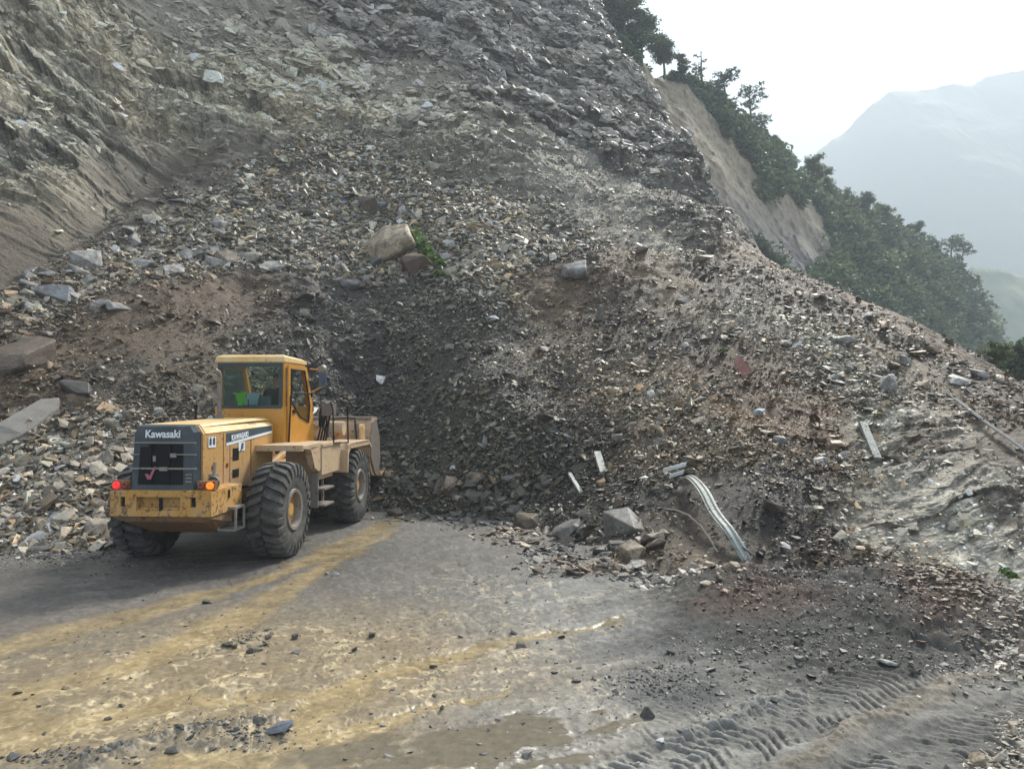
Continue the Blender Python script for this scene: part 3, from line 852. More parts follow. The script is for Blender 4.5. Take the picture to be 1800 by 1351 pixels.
# stones and grit at the foot of the slope and over the heaps
def ground_stones(N, spots, smin, smax, seed, cols):
    r_ = np.random.default_rng(seed)
    P_, C_ = [], []
    wts = np.array([s[4] for s in spots], float); wts /= wts.sum()
    ch = r_.choice(len(spots), N, p=wts)
    for i in range(N):
        px, py, rx, ry, _w, ci = spots[ch[i]]
        while True:
            u, v = r_.normal(0, .55, 2)
            qx, qy = px + u * rx, py + v * ry
            if qy > 880: break
        x, y = on_ground(qx, qy)
        P_.append((x, y, ground_z(x, y)))
        C_.append(cols[ci])
    P_ = np.array(P_); C_ = np.array(C_)
    s_ = np.clip(smin * np.exp(np.abs(r_.normal(0, .75, N))), smin, smax)
    P_[:, 2] += s_ * .08
    n_ = np.array([0, 0, 1.]) + r_.normal(0, .35, (N, 3)); n_[:, 2] = np.maximum(n_[:, 2], .3)
    lum = np.exp(r_.normal(0, .35, N))
    return P_, s_, n_, r_.uniform(0, 2 * PI, N), np.clip(C_ * lum[:, None], .02, .55), r_.integers(0, len(LIB), N)
gc = [(.095,.088,.080), (.22,.165,.115), (.070,.070,.068), (.15,.085,.06), (.22,.20,.175), (.30,.26,.20)]
spots = [(1250,1010,70,26,5,1),(1280,1040,60,30,5,1),(1420,1060,140,40,9,2),(1500,1110,200,40,10,2),(1330,1085,90,22,4,3),(1650,1090,80,45,7,3),(1660,1085,70,45,6,1),
         (1760,1120,60,60,6,4),(1500,1170,260,30,5,0),(1160,1200,90,28,3,2),(1350,1150,160,22,5,0),(1100,1000,120,16,5,0),(960,960,60,16,3,0),(830,915,80,8,3,0),(720,905,60,8,3,0),
         (100,975,130,10,6,0),(60,985,90,14,3,4),(440,1120,45,18,.6,0),(400,1290,110,22,1.6,2),(120,1330,120,14,1,2),(1790,1290,40,40,2,5),(1740,1340,40,20,3,5),(1730,1180,80,40,3,4),
         (900,1130,900,170,6,0),(900,1150,900,200,3,4),(1300,1230,200,50,1.0,2),(230,1000,200,24,2,0)]
gs = ground_stones(30000, spots, .012, .13, 5, gc)
gs2 = ground_stones(2600, [(1255,1010,60,26,5,0),(1290,1040,70,26,4,0),(1650,1085,80,36,9,1),(1700,1110,60,40,4,0),(1060,995,100,12,2,2),(1770,1150,40,60,2,3),(90,972,130,10,3,2),(1560,1040,90,14,2,0)], .035, .12, 8,
  [(.20,.15,.105),(.115,.082,.056),(.10,.09,.08),(.27,.24,.19)])
gs3 = ground_stones(1100, [(760,912,70,8,3,0),(850,922,60,10,3,0),(900,940,50,16,4,1),(965,985,50,14,4,0),(1040,1005,90,12,5,1),(1150,1015,60,16,4,0),(1200,1040,60,18,3,2),(700,905,40,6,1,1),(1100,990,60,10,3,0)], .06, .30, 9,
  [(.10,.09,.08),(.16,.12,.085),(.22,.20,.17)])
gs = [np.concatenate(q) for q in zip(gs, gs2, gs3)]
me = stones_mesh('road_gravel', *gs[:5], LIB, gs[5], M_ROCK)
new_obj('road_gravel', me, label='gravel and small stones strewn over the mud and dug heaps', kind='stuff')
# ------------------------------------------------------------------ wooded flank behind the slide, far hill, far mountain
def lerp_cols(cols, n):
    """cols: list of control columns (px -> list of (py, Y)) resampled"""
    pass
FL = [  # px, py of the crest, distance of the crest, py hidden foot, distance of the foot
 (985, -150, 66, 170, 62), (1040, 2, 66, 170, 62), (1100, 70, 68, 200, 62), (1150, 138, 70, 230, 62), (1210, 145, 72, 300, 62), (1270, 185, 75, 370, 62), (1340, 245, 80, 470, 62), (1400, 305, 86, 510, 64),
 (1470, 345, 92, 560, 68), (1540, 385, 98, 590, 72), (1610, 425, 104, 620, 78), (1680, 478, 110, 650, 86), (1720, 530, 114, 690, 94), (1752, 615, 118, 730, 102), (1775, 720, 122, 800, 112)]
FL = np.array(FL, float)
NCf, NRf = 420, 150
uu = np.linspace(FL[0, 0], FL[-1, 0], NCf)
ff = [np.interp(uu, FL[:, 0], FL[:, k]) for k in range(1, 5)]
rowsF = []
for j in range(NRf):
    v_ = j / (NRf - 1) * 1.35
    if v_ <= 1:
        py = ff[2] + (ff[0] - ff[2]) * v_; Yd = ff[3] + (ff[1] - ff[3]) * (v_ ** 1.4)
        x, y, z = at(uu, py, Yd)
    else:
        x, y, z = at(uu, ff[0], ff[1])
        y = y + (v_ - 1) * 70; z = z - (v_ - 1) * (v_ - 1) * 160; x = x + (v_ - 1) * 18
    rowsF.append(np.stack([x, y, z], 1))
FV = np.stack(rowsF, 0).reshape(-1, 3)
fn = fbm(FV / 9, 5, .55, 501)
scar = [(1150,190),(1180,240),(1215,285),(1250,330),(1290,370),(1330,400),(1410,400),(1375,440),(1430,440),(1165,165),(1185,200),(1215,235),(1240,275),(1265,300),(1290,335),(1320,365),(1350,390),(1385,400),(1400,430),(1360,420),(1430,385),(1225,200),(1200,175),(1260,250),(1420,430),(1300,290)]
bx, by, _ = project(FV)
sd_ = np.full(len(FV), 1e9)
FVw = np.stack([bx, by], 1) + 22 * np.stack([fbm(FV / 6, 4, .6, 521), fbm(FV / 6, 4, .6, 531)], 1)
SC3 = []
for (px, py) in scar:
    i_ = int(np.argmin((bx - px) ** 2 + (by - py) ** 2))
    SC3.append(FV[i_])
SC3 = np.array(SC3)
FW = FV + 2.0 * np.stack([fbm(FV / 6, 4, .6, 521), fbm(FV / 6, 4, .6, 531), fbm(FV / 6, 4, .6, 541)], 1)
for p in SC3:
    sd_ = np.minimum(sd_, np.linalg.norm(FW - p, axis=1))
bare = 1 - sstep(2.6, 4.4, sd_ + 1.1 * fbm(FV / 1.8, 5, .65, 571))
bare_r = bare
FV2 = FV + np.array([-.35, -.75, .3]) * (fn * 3.2 + 0.8 * fbm(FV / 2.2, 4, .6, 511) + bare_r * .8 * fbm(FV / np.array([2.2, 2.2, 3.2]), 6, .62, 591))[:, None] * np.repeat(np.clip(1.2 - np.abs(np.linspace(0, 1.35, NRf) - .6), .25, 1), NCf)[:, None]
greenc = np.array([.036, .048, .032]) * (1 + .35 * fbm(FV / 3, 4, .6, 551))[:, None]
gl_ = fbm(FV / np.array([.8, .8, 6.0]), 5, .65, 581)
low_ = sstep(14, 24, FV[:, 2])[:, None]
barec = (np.array([.29, .235, .165]) * low_ + np.array([.18, .16, .15]) * (1 - low_)) * (1 + .22 * gl_)[:, None] * (1 + .18 * fbm(FV / np.array([2, 2, 3]), 4, .6, 561))[:, None]
cF = greenc * (1 - bare[:, None]) + barec * bare[:, None]
t = NT('wooded hillside soil'); a = t.attr('Col').outputs['Color']; pos = t.add('NewGeometry').outputs['Position']
n1 = t.noise(1.6, 6, .65, pos)
t.set(Base_Color=t.mix(a, t.ramp(n1, [(.3, .65), (.7, 1.35)]), 1.0, 'MULTIPLY'), Roughness=.9, Normal=t.bump(n1, .6, .5))
me = mesh_np('wooded_hillside', FV2, grid_faces(NRf, NCf), t.m, {'Col': ('FLOAT_COLOR', np.clip(cF, .01, .5))}, smooth=True)
new_obj('wooded_hillside_terrain', me, label='steep hillside with a bare tan scar behind the slide', kind='structure')

def leaf_mat(name, c1, c2):
    t = NT(name)
    a = t.attr('Tone').outputs['Fac']
    c = t.mix(c1, c2, a)
    t.set(Base_Color=c, Roughness=.55)
    tr = t.add('BsdfTranslucent'); t.l.new(c, tr.inputs['Color'])
    m = t.add('MixShader'); m.inputs[0].default_value = .35
    t.l.new(t.b.outputs[0], m.inputs[1]); t.l.new(tr.outputs[0], m.inputs[2]); t.l.new(m.outputs[0], t.out.inputs[0])
    return t.m
M_LEAF = leaf_mat('dark leaves', (.034, .060, .032), (.16, .21, .10))
M_LEAFB = leaf_mat('fresh leaves', (.06, .12, .03), (.19, .28, .07))
M_LEAFC = leaf_mat('grey green leaves', (.040, .058, .036), (.12, .15, .085))
M_OLIVE = leaf_mat('olive leaves', (.045, .065, .022), (.15, .17, .06))
t = NT('bark'); n1 = t.noise(20, 4, .6, t.objco()); t.set(Base_Color=t.ramp(n1, [(.3, (.05, .04, .032)), (.7, (.13, .11, .09))]), Roughness=.9, Normal=t.bump(n1, .5, .03)); M_BARK = t.m

def leaves_mesh(name, C_, S_, tone, mat, seed=0, elong=1.7):
    """one folded leaf spray (4 corners) per centre"""
    r_ = np.random.default_rng(seed); n = len(C_)
    nr_ = r_.normal(0, 1, (n, 3)); nr_[:, 2] = np.abs(nr_[:, 2]) + .3
    M3 = rot_to(nr_, r_.uniform(0, 2 * PI, n)) * S_[:, None, None]
    q = np.array([[-.5 * elong, 0, 0], [-.05, -.42, .10], [.5 * elong, 0, -.08], [.05, .42, .10]], np.float32)
    P_ = np.einsum('nij,vj->nvi', M3, q) + C_[:, None]
    return mesh_np(name, P_.reshape(-1, 3), np.arange(n * 4).reshape(n, 4), mat, {'Tone': ('FLOAT', np.repeat(tone, 4))})

# undergrowth: clumps over the vegetated surface
r_ = np.random.default_rng(77)
okf = (bare < .30 + .25 * (fbm(FV / 2.5, 3, .6, 577) > .25)) & (np.repeat(np.linspace(0, 1.35, NRf), NCf) < 1.03)
idx = r_.choice(np.where(okf)[0], 3200)
cen = FV2[idx]; rad = np.exp(r_.normal(-.15, .45, len(idx))).clip(.4, 2.4) * (cen[:, 1] / 85) * np.clip(1.7 - np.repeat(np.linspace(0, 1.35, NRf), NCf)[idx], .7, 1)
nper = 62
off = r_.normal(0, 1, (len(idx), nper, 3)); off /= np.linalg.norm(off, axis=2, keepdims=True); off *= r_.uniform(.55, 1.05, (len(idx), nper, 1))
off[:, :, 2] *= .85
LC = (cen[:, None] + off * rad[:, None, None] + np.array([0, 0, .5]) * rad[:, None, None]).reshape(-1, 3)
tone = np.clip(np.repeat(r_.uniform(.0, .9, len(idx)), nper) + r_.normal(0, .2, len(LC)), 0, 1)
UG = None
me = leaves_mesh('hillside_undergrowth', LC, r_.uniform(.28, .60, len(LC)) * np.repeat(cen[:, 1] / 95, nper), tone, M_LEAF, 3)
new_obj('hillside_undergrowth', me, label='dense dark shrubs and undergrowth covering the hillside', kind='stuff')

# trees of the crest and flank
def tube(bm, pts, rad, seg=7):
    rings = []
    for i, (p, r0) in enumerate(zip(pts, rad)):
        p = Vector(p)
        d = (Vector(pts[min(i + 1, len(pts) - 1)]) - Vector(pts[max(i - 1, 0)])).normalized()
        a_ = d.orthogonal().normalized() if i == 0 else (prev - d * prev.dot(d)).normalized()
        prev = a_
        b_ = d.cross(a_)
        rings.append([bm.verts.new(p + (a_ * math.cos(2 * PI * k / seg) + b_ * math.sin(2 * PI * k / seg)) * r0) for k in range(seg)])
    for i in range(len(rings) - 1):
        for k in range(seg):
            bm.faces.new((rings[i][k], rings[i][(k + 1) % seg], rings[i + 1][(k + 1) % seg], rings[i + 1][k]))
    bm.faces.new(rings[0][::-1]); bm.faces.new(rings[-1])

def tree_meshes(seed, style):
    r = random.Random(seed); rn = np.random.default_rng(seed)
    bm = bmesh.new()
    Ht = 1.0
    tips = []
    lean = (r.uniform(-.1, .1), r.uniform(-.1, .1))
    spine = [(lean[0] * k * k + r.uniform(-.012, .012), lean[1] * k * k, k * .8) for k in [0, .25, .5, .75, 1]]
    tube(bm, spine, [.032, .026, .02, .013, .006])
    nb = {'round': 11, 'open': 9, 'tall': 13, 'bare': 7}[style]
    for i in range(nb):
        k = r.uniform(.3 if style != 'open' else .5, 1.0)
        a_ = r.uniform(0, 2 * PI)
        j = min(3, int(k * 4)); fr = k * 4 - j
        b0 = Vector(spine[j]).lerp(Vector(spine[j + 1]), fr)
        L = {'round': .36, 'open': .42, 'tall': .22, 'bare': .16}[style] * r.uniform(.6, 1.1) * (1.25 - .55 * k)
        up = r.uniform(.25, .9)
        d = Vector((math.cos(a_), math.sin(a_), up)).normalized()
        m_ = b0 + d * L * .5 + Vector((0, 0, -.02)); e_ = b0 + d * L
        tube(bm, [b0, m_, e_], [.011, .007, .003], 5)
        tips += [(e_, 1), (m_, .8)]
        for _ in range(2):
            e2 = m_ + Vector((r.uniform(-1, 1), r.uniform(-1, 1), r.uniform(0, 1))).normalized() * L * .45
            tube(bm, [m_, e2], [.006, .002], 4); tips.append((e2, .8))
    tips.append((Vector(spine[-1]), 1))
    me1 = bpy.data.meshes.new('trunk'); bm.to_mesh(me1); bm.free(); me1.materials.append(M_BARK)
    per = {'round': 130, 'open': 34, 'tall': 70, 'bare': 5}[style]
    rr_ = {'round': .150, 'open': .085, 'tall': .09, 'bare': .05}[style]
    C_, T_ = [], []
    for p, k in tips:
        n = int(per * k); o = rn.normal(0, 1, (n, 3)); o /= np.linalg.norm(o, axis=1, keepdims=True); o *= rn.uniform(.3, 1.05, (n, 1)) * rr_ * k * rn.uniform(.7, 1.25)
        o[:, 2] *= .7
        C_.append(np.array(p) + o); T_.append(np.clip(rn.uniform(.1, .8) + rn.normal(0, .18, n), 0, 1))
    C_ = np.concatenate(C_); T_ = np.concatenate(T_)
    me2 = leaves_mesh('crown', C_, rn.uniform(.018, .040, len(C_)), T_, (M_LEAF, M_LEAFC, M_OLIVE)[seed % 3], seed)
    return me1, me2
TM = {st: [tree_meshes(s0 + k, st) for k in range(nv)] for st, s0, nv in (('round', 10, 4), ('open', 30, 3), ('tall', 50, 2), ('bare', 70, 1))}
TREES = [  # px and py of the foot, height in photo pixels, distance, style, label
 (1058,62,95,64,'round','broad leafy tree at the top of the crest, cut by the photo edge'),
 (1098,78,92,66,'round','bushy blue green tree second from the top of the crest'),
 (1128,112,86,67,'round','leafy tree leaning over the rock face above the tan scar'),
 (1168,136,74,69,'round','rounded tree right above the head of the tan scar'),
 (1196,142,58,71,'tall','small upright tree on the crest right of the rounded one'),
 (1080,20,60,68,'tall','upright tree standing highest on the crest'),
 (1233,152,80,73,'bare','thin leafless pole of a tree leaning above the crest'),
 (1277,200,84,75,'open','sparse tree with a small tuft on the crest'),
 (1320,222,74,77,'open','sparse spreading tree with flat foliage on the crest'),
 (1338,246,52,79,'open','low sparse tree just below the flat topped one'),
 (1262,192,34,75,'round','low bush like tree at the foot of the sparse crest trees'),
 (1362,272,34,81,'round','small dark tree on the crest above the reddish cliff'),
 (1392,300,34,84,'round','small dense tree beside the dip of the crest'),
 (1432,335,62,88,'round','domed green tree standing out in the middle of the crest'),
 (1452,352,44,90,'round','darker tree tucked under the domed one'),
 (1490,382,52,92,'open','airy tree with see through crown on the lower crest'),
 (1518,388,58,95,'round','broad crowned tree below the airy one'),
 (1552,404,50,98,'round','rounded tree halfway down the lower crest'),
 (1580,424,46,101,'tall','upright tree between rounded ones on the lower crest'),
 (1612,432,44,104,'round','dense tree before the ragged one on the lower crest'),
 (1640,452,42,106,'round','small dense tree next to the ragged tree'),
 (1672,470,60,108,'open','ragged open tree sticking up near the end of the ridge'),
 (1688,482,64,110,'open','ragged tree with bare branches at the end of the ridge'),
 (1706,520,40,112,'round','dark tree on the steep end of the ridge'),
 (1724,572,44,115,'round','tree clinging to the vertical nose of the ridge'),
 (1738,618,36,117,'round','lowest tree on the nose of the ridge'),
 (1480,470,90,84,'round','large dark tree beside the reddish cliff on the flank'),
 (1520,500,80,84,'round','dark tree below the large one on the flank'),
 (1560,520,70,86,'round','olive tree in the middle of the wooded flank'),
 (1600,500,60,92,'round','grey green tree high on the wooded flank'),
 (1640,560,66,92,'round','rounded tree above the debris edge on the flank'),
 (1690,600,60,98,'round','dark tree near the foot of the ridge nose'),
 (1450,440,60,82,'round','dark tree touching the right side of the reddish cliff'),
 (1580,560,60,86,'tall','upright tree just above the debris edge'),
]
def place_tree(px, py, hpx, Yd, style, label, k, group='trees on the ridge'):
    x, y, z = at(px, py, Yd)
    hgt = hpx / FPX * Yd
    m1, m2 = TM[style][k % len(TM[style])]
    o = empty('tree', (x, y, z - hgt * .04), (k * 2.4) % 6.28, label=label, cat='tree', group=group)
    o.scale = (hgt * 1.12, hgt * 1.12, hgt * 1.06)
    new_obj('trunk', m1, o); new_obj('crown', m2, o)
for k, tr in enumerate(TREES): place_tree(*tr, k)
VT = [(1752,668,70,26,'round','nearest green tree past the right end of the debris slope'),(1790,700,105,29,'round','tall green tree at the right edge beyond the debris slope'),
      (1830,720,120,33,'round','tree cut by the right edge beyond the debris slope'),(1770,690,60,38,'round','bushy tree behind the nearest one past the debris slope')]
for k, tr in enumerate(VT): place_tree(*tr, k + 1, 'trees below the road')

def leafball(px, py, Yd, rpx, n, name, label, cat, mat, zs=.8, seed=1, size=.05):
    x, y, z = at(px, py, Yd); r0 = rpx / FPX * Yd
    rn = np.random.default_rng(seed)
    o = rn.normal(0, 1, (n, 3)); o /= np.linalg.norm(o, axis=1, keepdims=True); o *= rn.uniform(.2, 1, (n, 1)) * r0; o[:, 2] *= zs
    return np.array([x, y, z]), o

# far green hill and the hazy mountain beyond the valley
def ridge(name, prof, Yd, base, depth, seed, amp, label, c1, c2, mat_scale, n=(260, 60), spread=1.0):
    prof = np.array(prof, float)
    u = np.linspace(prof[0, 0], prof[-1, 0], n[0])
    top = np.interp(u, prof[:, 0], prof[:, 1])
    xt, yt, zt = at(u, top, Yd)
    rows_ = []
    for j in range(n[1]):
        v_ = j / (n[1] - 1) * 1.4
        if v_ <= 1: zz = base + (zt - base) * v_; yy = yt - depth * (1 - v_)
        else: zz = zt - (v_ - 1) * (zt - base) * .5; yy = yt + depth * (v_ - 1)
        rows_.append(np.stack([xt * 1.0, yy + 0 * xt, zz + 0 * xt], 1))
    V_ = np.concatenate(rows_)
    nz_ = fbm(V_ / amp / 6, 6, .55, seed, ridged=True)
    wv_ = np.repeat(np.clip(1.15 - np.linspace(0, 1.4, n[1]), .0, 1), n[0])
    V_[:, 1] += -nz_ * amp * (.5 if Yd > 600 else 1) * (0.3 + wv_)
    V_[:, 2] += fbm(V_ / amp / 1.2, 7, .65, seed + 9) * amp * .20
    t = NT(name + ' cover'); pos = t.add('NewGeometry').outputs['Position']
    n1 = t.noise(mat_scale, 8, .65, pos)
    t.set(Base_Color=t.ramp(n1, [(.35, c1), (.65, c2)]), Roughness=.9)
    me = mesh_np(name, V_, grid_faces(n[1], n[0]), t.m, smooth=True)
    return new_obj(name, me, label=label, kind='structure'), V_
ridge('far_hill', [(1560,620),(1640,520),(1700,468),(1760,480),(1800,492),(1900,530),(2100,640)], 330, -70, 120, 601, 26, 'hazy green hill across the valley', (.05, .08, .04), (.14, .17, .08), .05)
ridge('far_mountain', [(1180,560),(1300,400),(1400,300),(1440,265),(1480,235),(1520,195),(1560,165),(1610,158),(1665,152),(1700,153),(1740,135),(1800,124),(1900,90),(2050,120),(2300,60)],
      900, -110, 520, 611, 60, 'huge hazy mountain closing the valley', (.045, .065, .04), (.075, .095, .06), .018, (700, 160))
# valley floor
bm = bmesh.new()
vs = [bm.verts.new(p) for p in [(-120, 110, -70), (1500, 110, -75), (1500, 1300, -120), (-200, 1300, -120)]]
bm.faces.new(vs); me = bpy.data.meshes.new('valley'); bm.to_mesh(me); bm.free()
t = NT('valley cover'); n1 = t.noise(.02, 6, .6, t.add('NewGeometry').outputs['Position']); t.set(Base_Color=t.ramp(n1, [(.35, (.05, .07, .04)), (.65, (.12, .14, .07))]), Roughness=.95)
me.materials.append(t.m); new_obj('valley_terrain', me, label='valley floor far below the road', kind='structure')

# haze
bm = bmesh.new(); bmesh.ops.create_cube(bm, size=1)
for v in bm.verts: v.co = Vector(((v.co.x) * 3300 + 100, (v.co.y + .5) * 1960 - 60, (v.co.z + .5) * 730 - 200))
me = bpy.data.meshes.new('haze'); bm.to_mesh(me); bm.free()
hm = bpy.data.materials.new('valley haze'); hm.use_nodes = True
hn = hm.node_tree.nodes; hn.remove(hn['Principled BSDF'])
pv = hn.new('ShaderNodeVolumePrincipled')
pv.inputs['Color'].default_value = (.62, .69, .76, 1); pv.inputs['Density'].default_value = .0015; pv.inputs['Anisotropy'].default_value = .2
hm.node_tree.links.new(pv.outputs[0], hn['Material Output'].inputs['Volume'])
me.materials.append(hm)
new_obj('haze', me, label='pale haze filling the valley air', kind='stuff')
# ------------------------------------------------------------------ wheel loader (local: x right, y forward, z up, origin under the rear axle)
YEL = paint('yellow paint', (.56, .25, .018), .22, (.42, .29, .15), .40, low=None, rust=.15)
YELTOP = paint('dusty yellow paint', (.66, .42, .14), .7, (.66, .52, .32), .45, rust=.05)
YELLOW_LOW = paint('muddy yellow paint', (.52, .27, .05), .55, (.36, .26, .17), .6, low=(2.0, .9), rust=.3)
BUMP = paint('chipped yellow counterweight', (.52, .27, .045), .55, (.42, .30, .18), .65, rust=.7, scale=3.4)
TANP = paint('pale worn paint', (.52, .36, .20), .6, (.46, .36, .26), .6, rust=.25)
DARKP = paint('slate blue grille paint', (.030, .045, .055), .22, (.16, .17, .17), .5)
BLACK = paint('black rubber trim', (.010, .011, .012), .06, (.08, .07, .06), .6)
GREYM = paint('grey worn steel', (.26, .24, .215), .4, (.30, .25, .20), .5, metal=.35, rust=.3)
STEEL = paint('scoured steel', (.23, .21, .19), .6, (.24, .17, .11), .5, metal=.3, rust=.2)
RUBBER = paint('tyre rubber', (.026, .027, .027), .75, (.13, .12, .105), .75, scale=5)
RIMP = paint('rim paint', (.58, .30, .04), .3, (.30, .24, .17), .6, rust=.4)
SEATM = paint('seat cloth', (.10, .14, .17), .1, (.2, .2, .2), .8)
def flat_mat(name, c, rough=.5, emit=None, es=0):
    t = NT(name); n = t.noise(40, 3, .6, t.objco())
    t.set(Base_Color=t.mix(tuple(x * .85 for x in c), tuple(min(1, x * 1.1) for x in c), n), Roughness=rough)
    if emit: t.set(Emission_Color=emit, Emission_Strength=es)
    return t.m
WHITE = flat_mat('white decal', (.72, .74, .76), .5)
NAVY = flat_mat('navy decal', (.035, .07, .10), .45)
DIM = flat_mat('faded decal', (.30, .18, .07), .6)
AMBER = flat_mat('lit amber lens', (.9, .28, .02), .2, (1, .16, .005), .4)
REDL = flat_mat('lit red lens', (.7, .03, .03), .2, (1, .02, .03), .3)
DULLR = flat_mat('dull brown lens', (.20, .045, .015), .25)
HIVIS = flat_mat('hi vis green cloth', (.30, .85, .08), .8)
SKIN = flat_mat('skin', (.30, .17, .11), .6)
SHIRT = flat_mat('dark shirt', (.022, .016, .018), .9)
HAIR = flat_mat('black hair', (.01, .009, .009), .6)
t = NT('tinted cab glass')
tr = t.add('BsdfTransparent'); tr.inputs[0].default_value = (.84, .90, .87, 1)
gl = t.add('BsdfGlossy'); gl.inputs['Roughness'].default_value = .06; gl.inputs[0].default_value = (.8, .9, .88, 1)
mxs = t.add('MixShader'); fr = t.add('Fresnel'); fr.inputs[0].default_value = 1.35
fa = t.math('MULTIPLY', fr.outputs[0], .8)
t.l.new(fa, mxs.inputs[0]); t.l.new(tr.outputs[0], mxs.inputs[1]); t.l.new(gl.outputs[0], mxs.inputs[2]); t.l.new(mxs.outputs[0], t.out.inputs[0])
GLASS = t.m

BLACK.node_tree.nodes['Principled BSDF'].inputs['Specular IOR Level'].default_value = .15
def fin(bm, name, mat, parent, bevel=.008, smooth=False, **k):
    if bevel:
        es = [e for e in bm.edges if len(e.link_faces) == 2 and e.calc_face_angle(0) > .5]
        if es: bmesh.ops.bevel(bm, geom=es, offset=bevel, segments=2, affect='EDGES', profile=.6, clamp_overlap=True)
    bmesh.ops.recalc_face_normals(bm, faces=bm.faces)
    me = bpy.data.meshes.new(name); bm.to_mesh(me); bm.free()
    if smooth:
        me.shade_smooth()
        me.set_sharp_from_angle(angle=R(38))
    for m in (mat if isinstance(mat, (list, tuple)) else [mat]): me.materials.append(m)
    return new_obj(name, me, parent, **k)
def box(bm, x0, x1, y0, y1, z0, z1, M=None):
    vs = [bm.verts.new((x, y, z)) for x in (x0, x1) for y in (y0, y1) for z in (z0, z1)]
    if M is not None:
        for v in vs: v.co = M @ v.co
    for f in ((0,1,3,2),(4,6,7,5),(0,4,5,1),(2,3,7,6),(0,2,6,4),(1,5,7,3)): bm.faces.new([vs[i] for i in f])
    return vs
def prism(bm, poly, ax, a, b):
    """closed outline swept along an axis (0 x, 1 y, 2 z) from a to b"""
    def mk(p, t_):
        q = list(p); q.insert(ax, t_); return bm.verts.new(q)
    A = [mk(p, a) for p in poly]; B_ = [mk(p, b) for p in poly]
    n = len(poly)
    bm.faces.new(A); bm.faces.new(B_[::-1])
    for i in range(n): bm.faces.new((A[i], B_[i], B_[(i + 1) % n], A[(i + 1) % n]))
def loft(bm, sections):
    """list of equally long closed loops of points"""
    L_ = [[bm.verts.new(p) for p in s] for s in sections]
    n = len(L_[0])
    for i in range(len(L_) - 1):
        for k in range(n): bm.faces.new((L_[i][k], L_[i][(k + 1) % n], L_[i + 1][(k + 1) % n], L_[i + 1][k]))
    bm.faces.new(L_[0][::-1]); bm.faces.new(L_[-1])
def cyl(bm, p0, p1, r0, r1=None, seg=16):
    tube(bm, [p0, p1], [r0, r0 if r1 is None else r1], seg)
def lathe(bm, prof, cx, cy, cz, seg=48):
    """profile (x offset, radius) turned round the x axis"""
    rings = []
    for (xo, r0) in prof:
        rings.append([bm.verts.new((cx + xo, cy + r0 * math.cos(2 * PI * k / seg), cz + r0 * math.sin(2 * PI * k / seg))) for k in range(seg)])
    for i in range(len(rings) - 1):
        for k in range(seg): bm.faces.new((rings[i][k], rings[i][(k + 1) % seg], rings[i + 1][(k + 1) % seg], rings[i + 1][k]))
    return rings
def text_obj(txt, size, M, mat, parent, name='lettering', ext=.003, sx=1.0, shear=0.0):
    cu = bpy.data.curves.new(name, 'FONT'); cu.body = txt; cu.size = size; cu.extrude = ext; cu.align_x = 'CENTER'; cu.align_y = 'CENTER'; cu.offset = .004; cu.shear = shear
    tmp = bpy.data.objects.new(name, cu); COL.objects.link(tmp)
    dg = bpy.context.evaluated_depsgraph_get()
    me = bpy.data.meshes.new_from_object(tmp.evaluated_get(dg))
    bpy.data.objects.remove(tmp)
    me.transform(M @ Matrix.Diagonal((sx, 1, 1, 1))); me.materials.clear(); me.materials.append(mat)
    return new_obj(name, me, parent)

LP = Vector((-4.97, 12.38, 0)); LH = -R(4.0)
LD = empty('wheel_loader', LP, LH, label='dusty yellow articulated wheel loader digging its bucket into the landslide', cat='wheel loader')
WB = 3.58; TR = .775; TX = 1.12
def wheel(x, y, side):
    # tyre
    bm = bmesh.new(); seg = 64; w2 = .28
    o = side
    prof = [(-w2*.55, .30), (-w2*.88, .36), (-w2*1.02, .50), (-w2*.98, .64), (-w2*.84, .695), (-w2*.45, .715), (0, .72), (w2*.45, .715), (w2*.84, .695), (w2*.98, .64), (w2*1.02, .50), (w2*.88, .36), (w2*.55, .30)]
    rg_ = lathe(bm, prof, x, y, TR, seg)
    nl = 27
    for k in range(nl):
        for s in (-1, 1):
            a0 = 2 * PI * (k + (.5 if s > 0 else 0)) / nl
            pts = []
            # lug: from the centre outwards over the shoulder, swept back
            sec = [(0.012, .70, .782, 0.0), (.10, .70, .782, .045), (.19, .69, .776, .075), (.268, .64, .742, .095), (.300, .56, .64, .105)]
            loops = []
            for (xo, ri, ro, sw) in sec:
                hw = (.048 if xo < .2 else .054)
                loops.append([(x + s * xo, y + rad * math.cos(a0 + sw / .75 + da / .75), TR + rad * math.sin(a0 + sw / .75 + da / .75)) for rad, da in ((ri, -hw), (ro, -hw * .85), (ro, hw * .85), (ri, hw))])
            loft(bm, loops)
    wpar = new_obj("wheel", None, LD)
    fin(bm, 'tyre', RUBBER, wpar, 0, True)
    bm = bmesh.new()
    f = side
    lathe(bm, [(f*.20,.305),(f*.235,.33),(f*.255,.325),(f*.25,.285),(f*.13,.265),(f*.10,.24),(f*.085,.12),(f*.16,.115),(f*.20,.10),(f*.205,.0)], x, y, TR, 40)
    lathe(bm, [(-f*.20,.305),(-f*.25,.33),(-f*.25,.28),(-f*.05,.25),(-f*.05,.0)], x, y, TR, 24)
    for k in range(10):
        a_ = 2 * PI * k / 10; yy, zz = y + .19 * math.cos(a_), TR + .19 * math.sin(a_)
        cyl(bm, (x + f * .085, yy, zz), (x + f * .125, yy, zz), .016, seg=6)
    fin(bm, 'hub', RIMP, wpar, 0, True)
    bm = bmesh.new(); lathe(bm, [(f*.18,.315),(f*.24,.345),(f*.275,.335),(f*.27,.285),(f*.225,.272),(f*.15,.268),(f*.14,.30)], x, y, TR, 40)
    fin(bm, 'rim', GREYM, wpar, 0, True)
for y in (0, WB):
    for s in (-1, 1): wheel(s * TX + (.11 if y else 0), y, s)

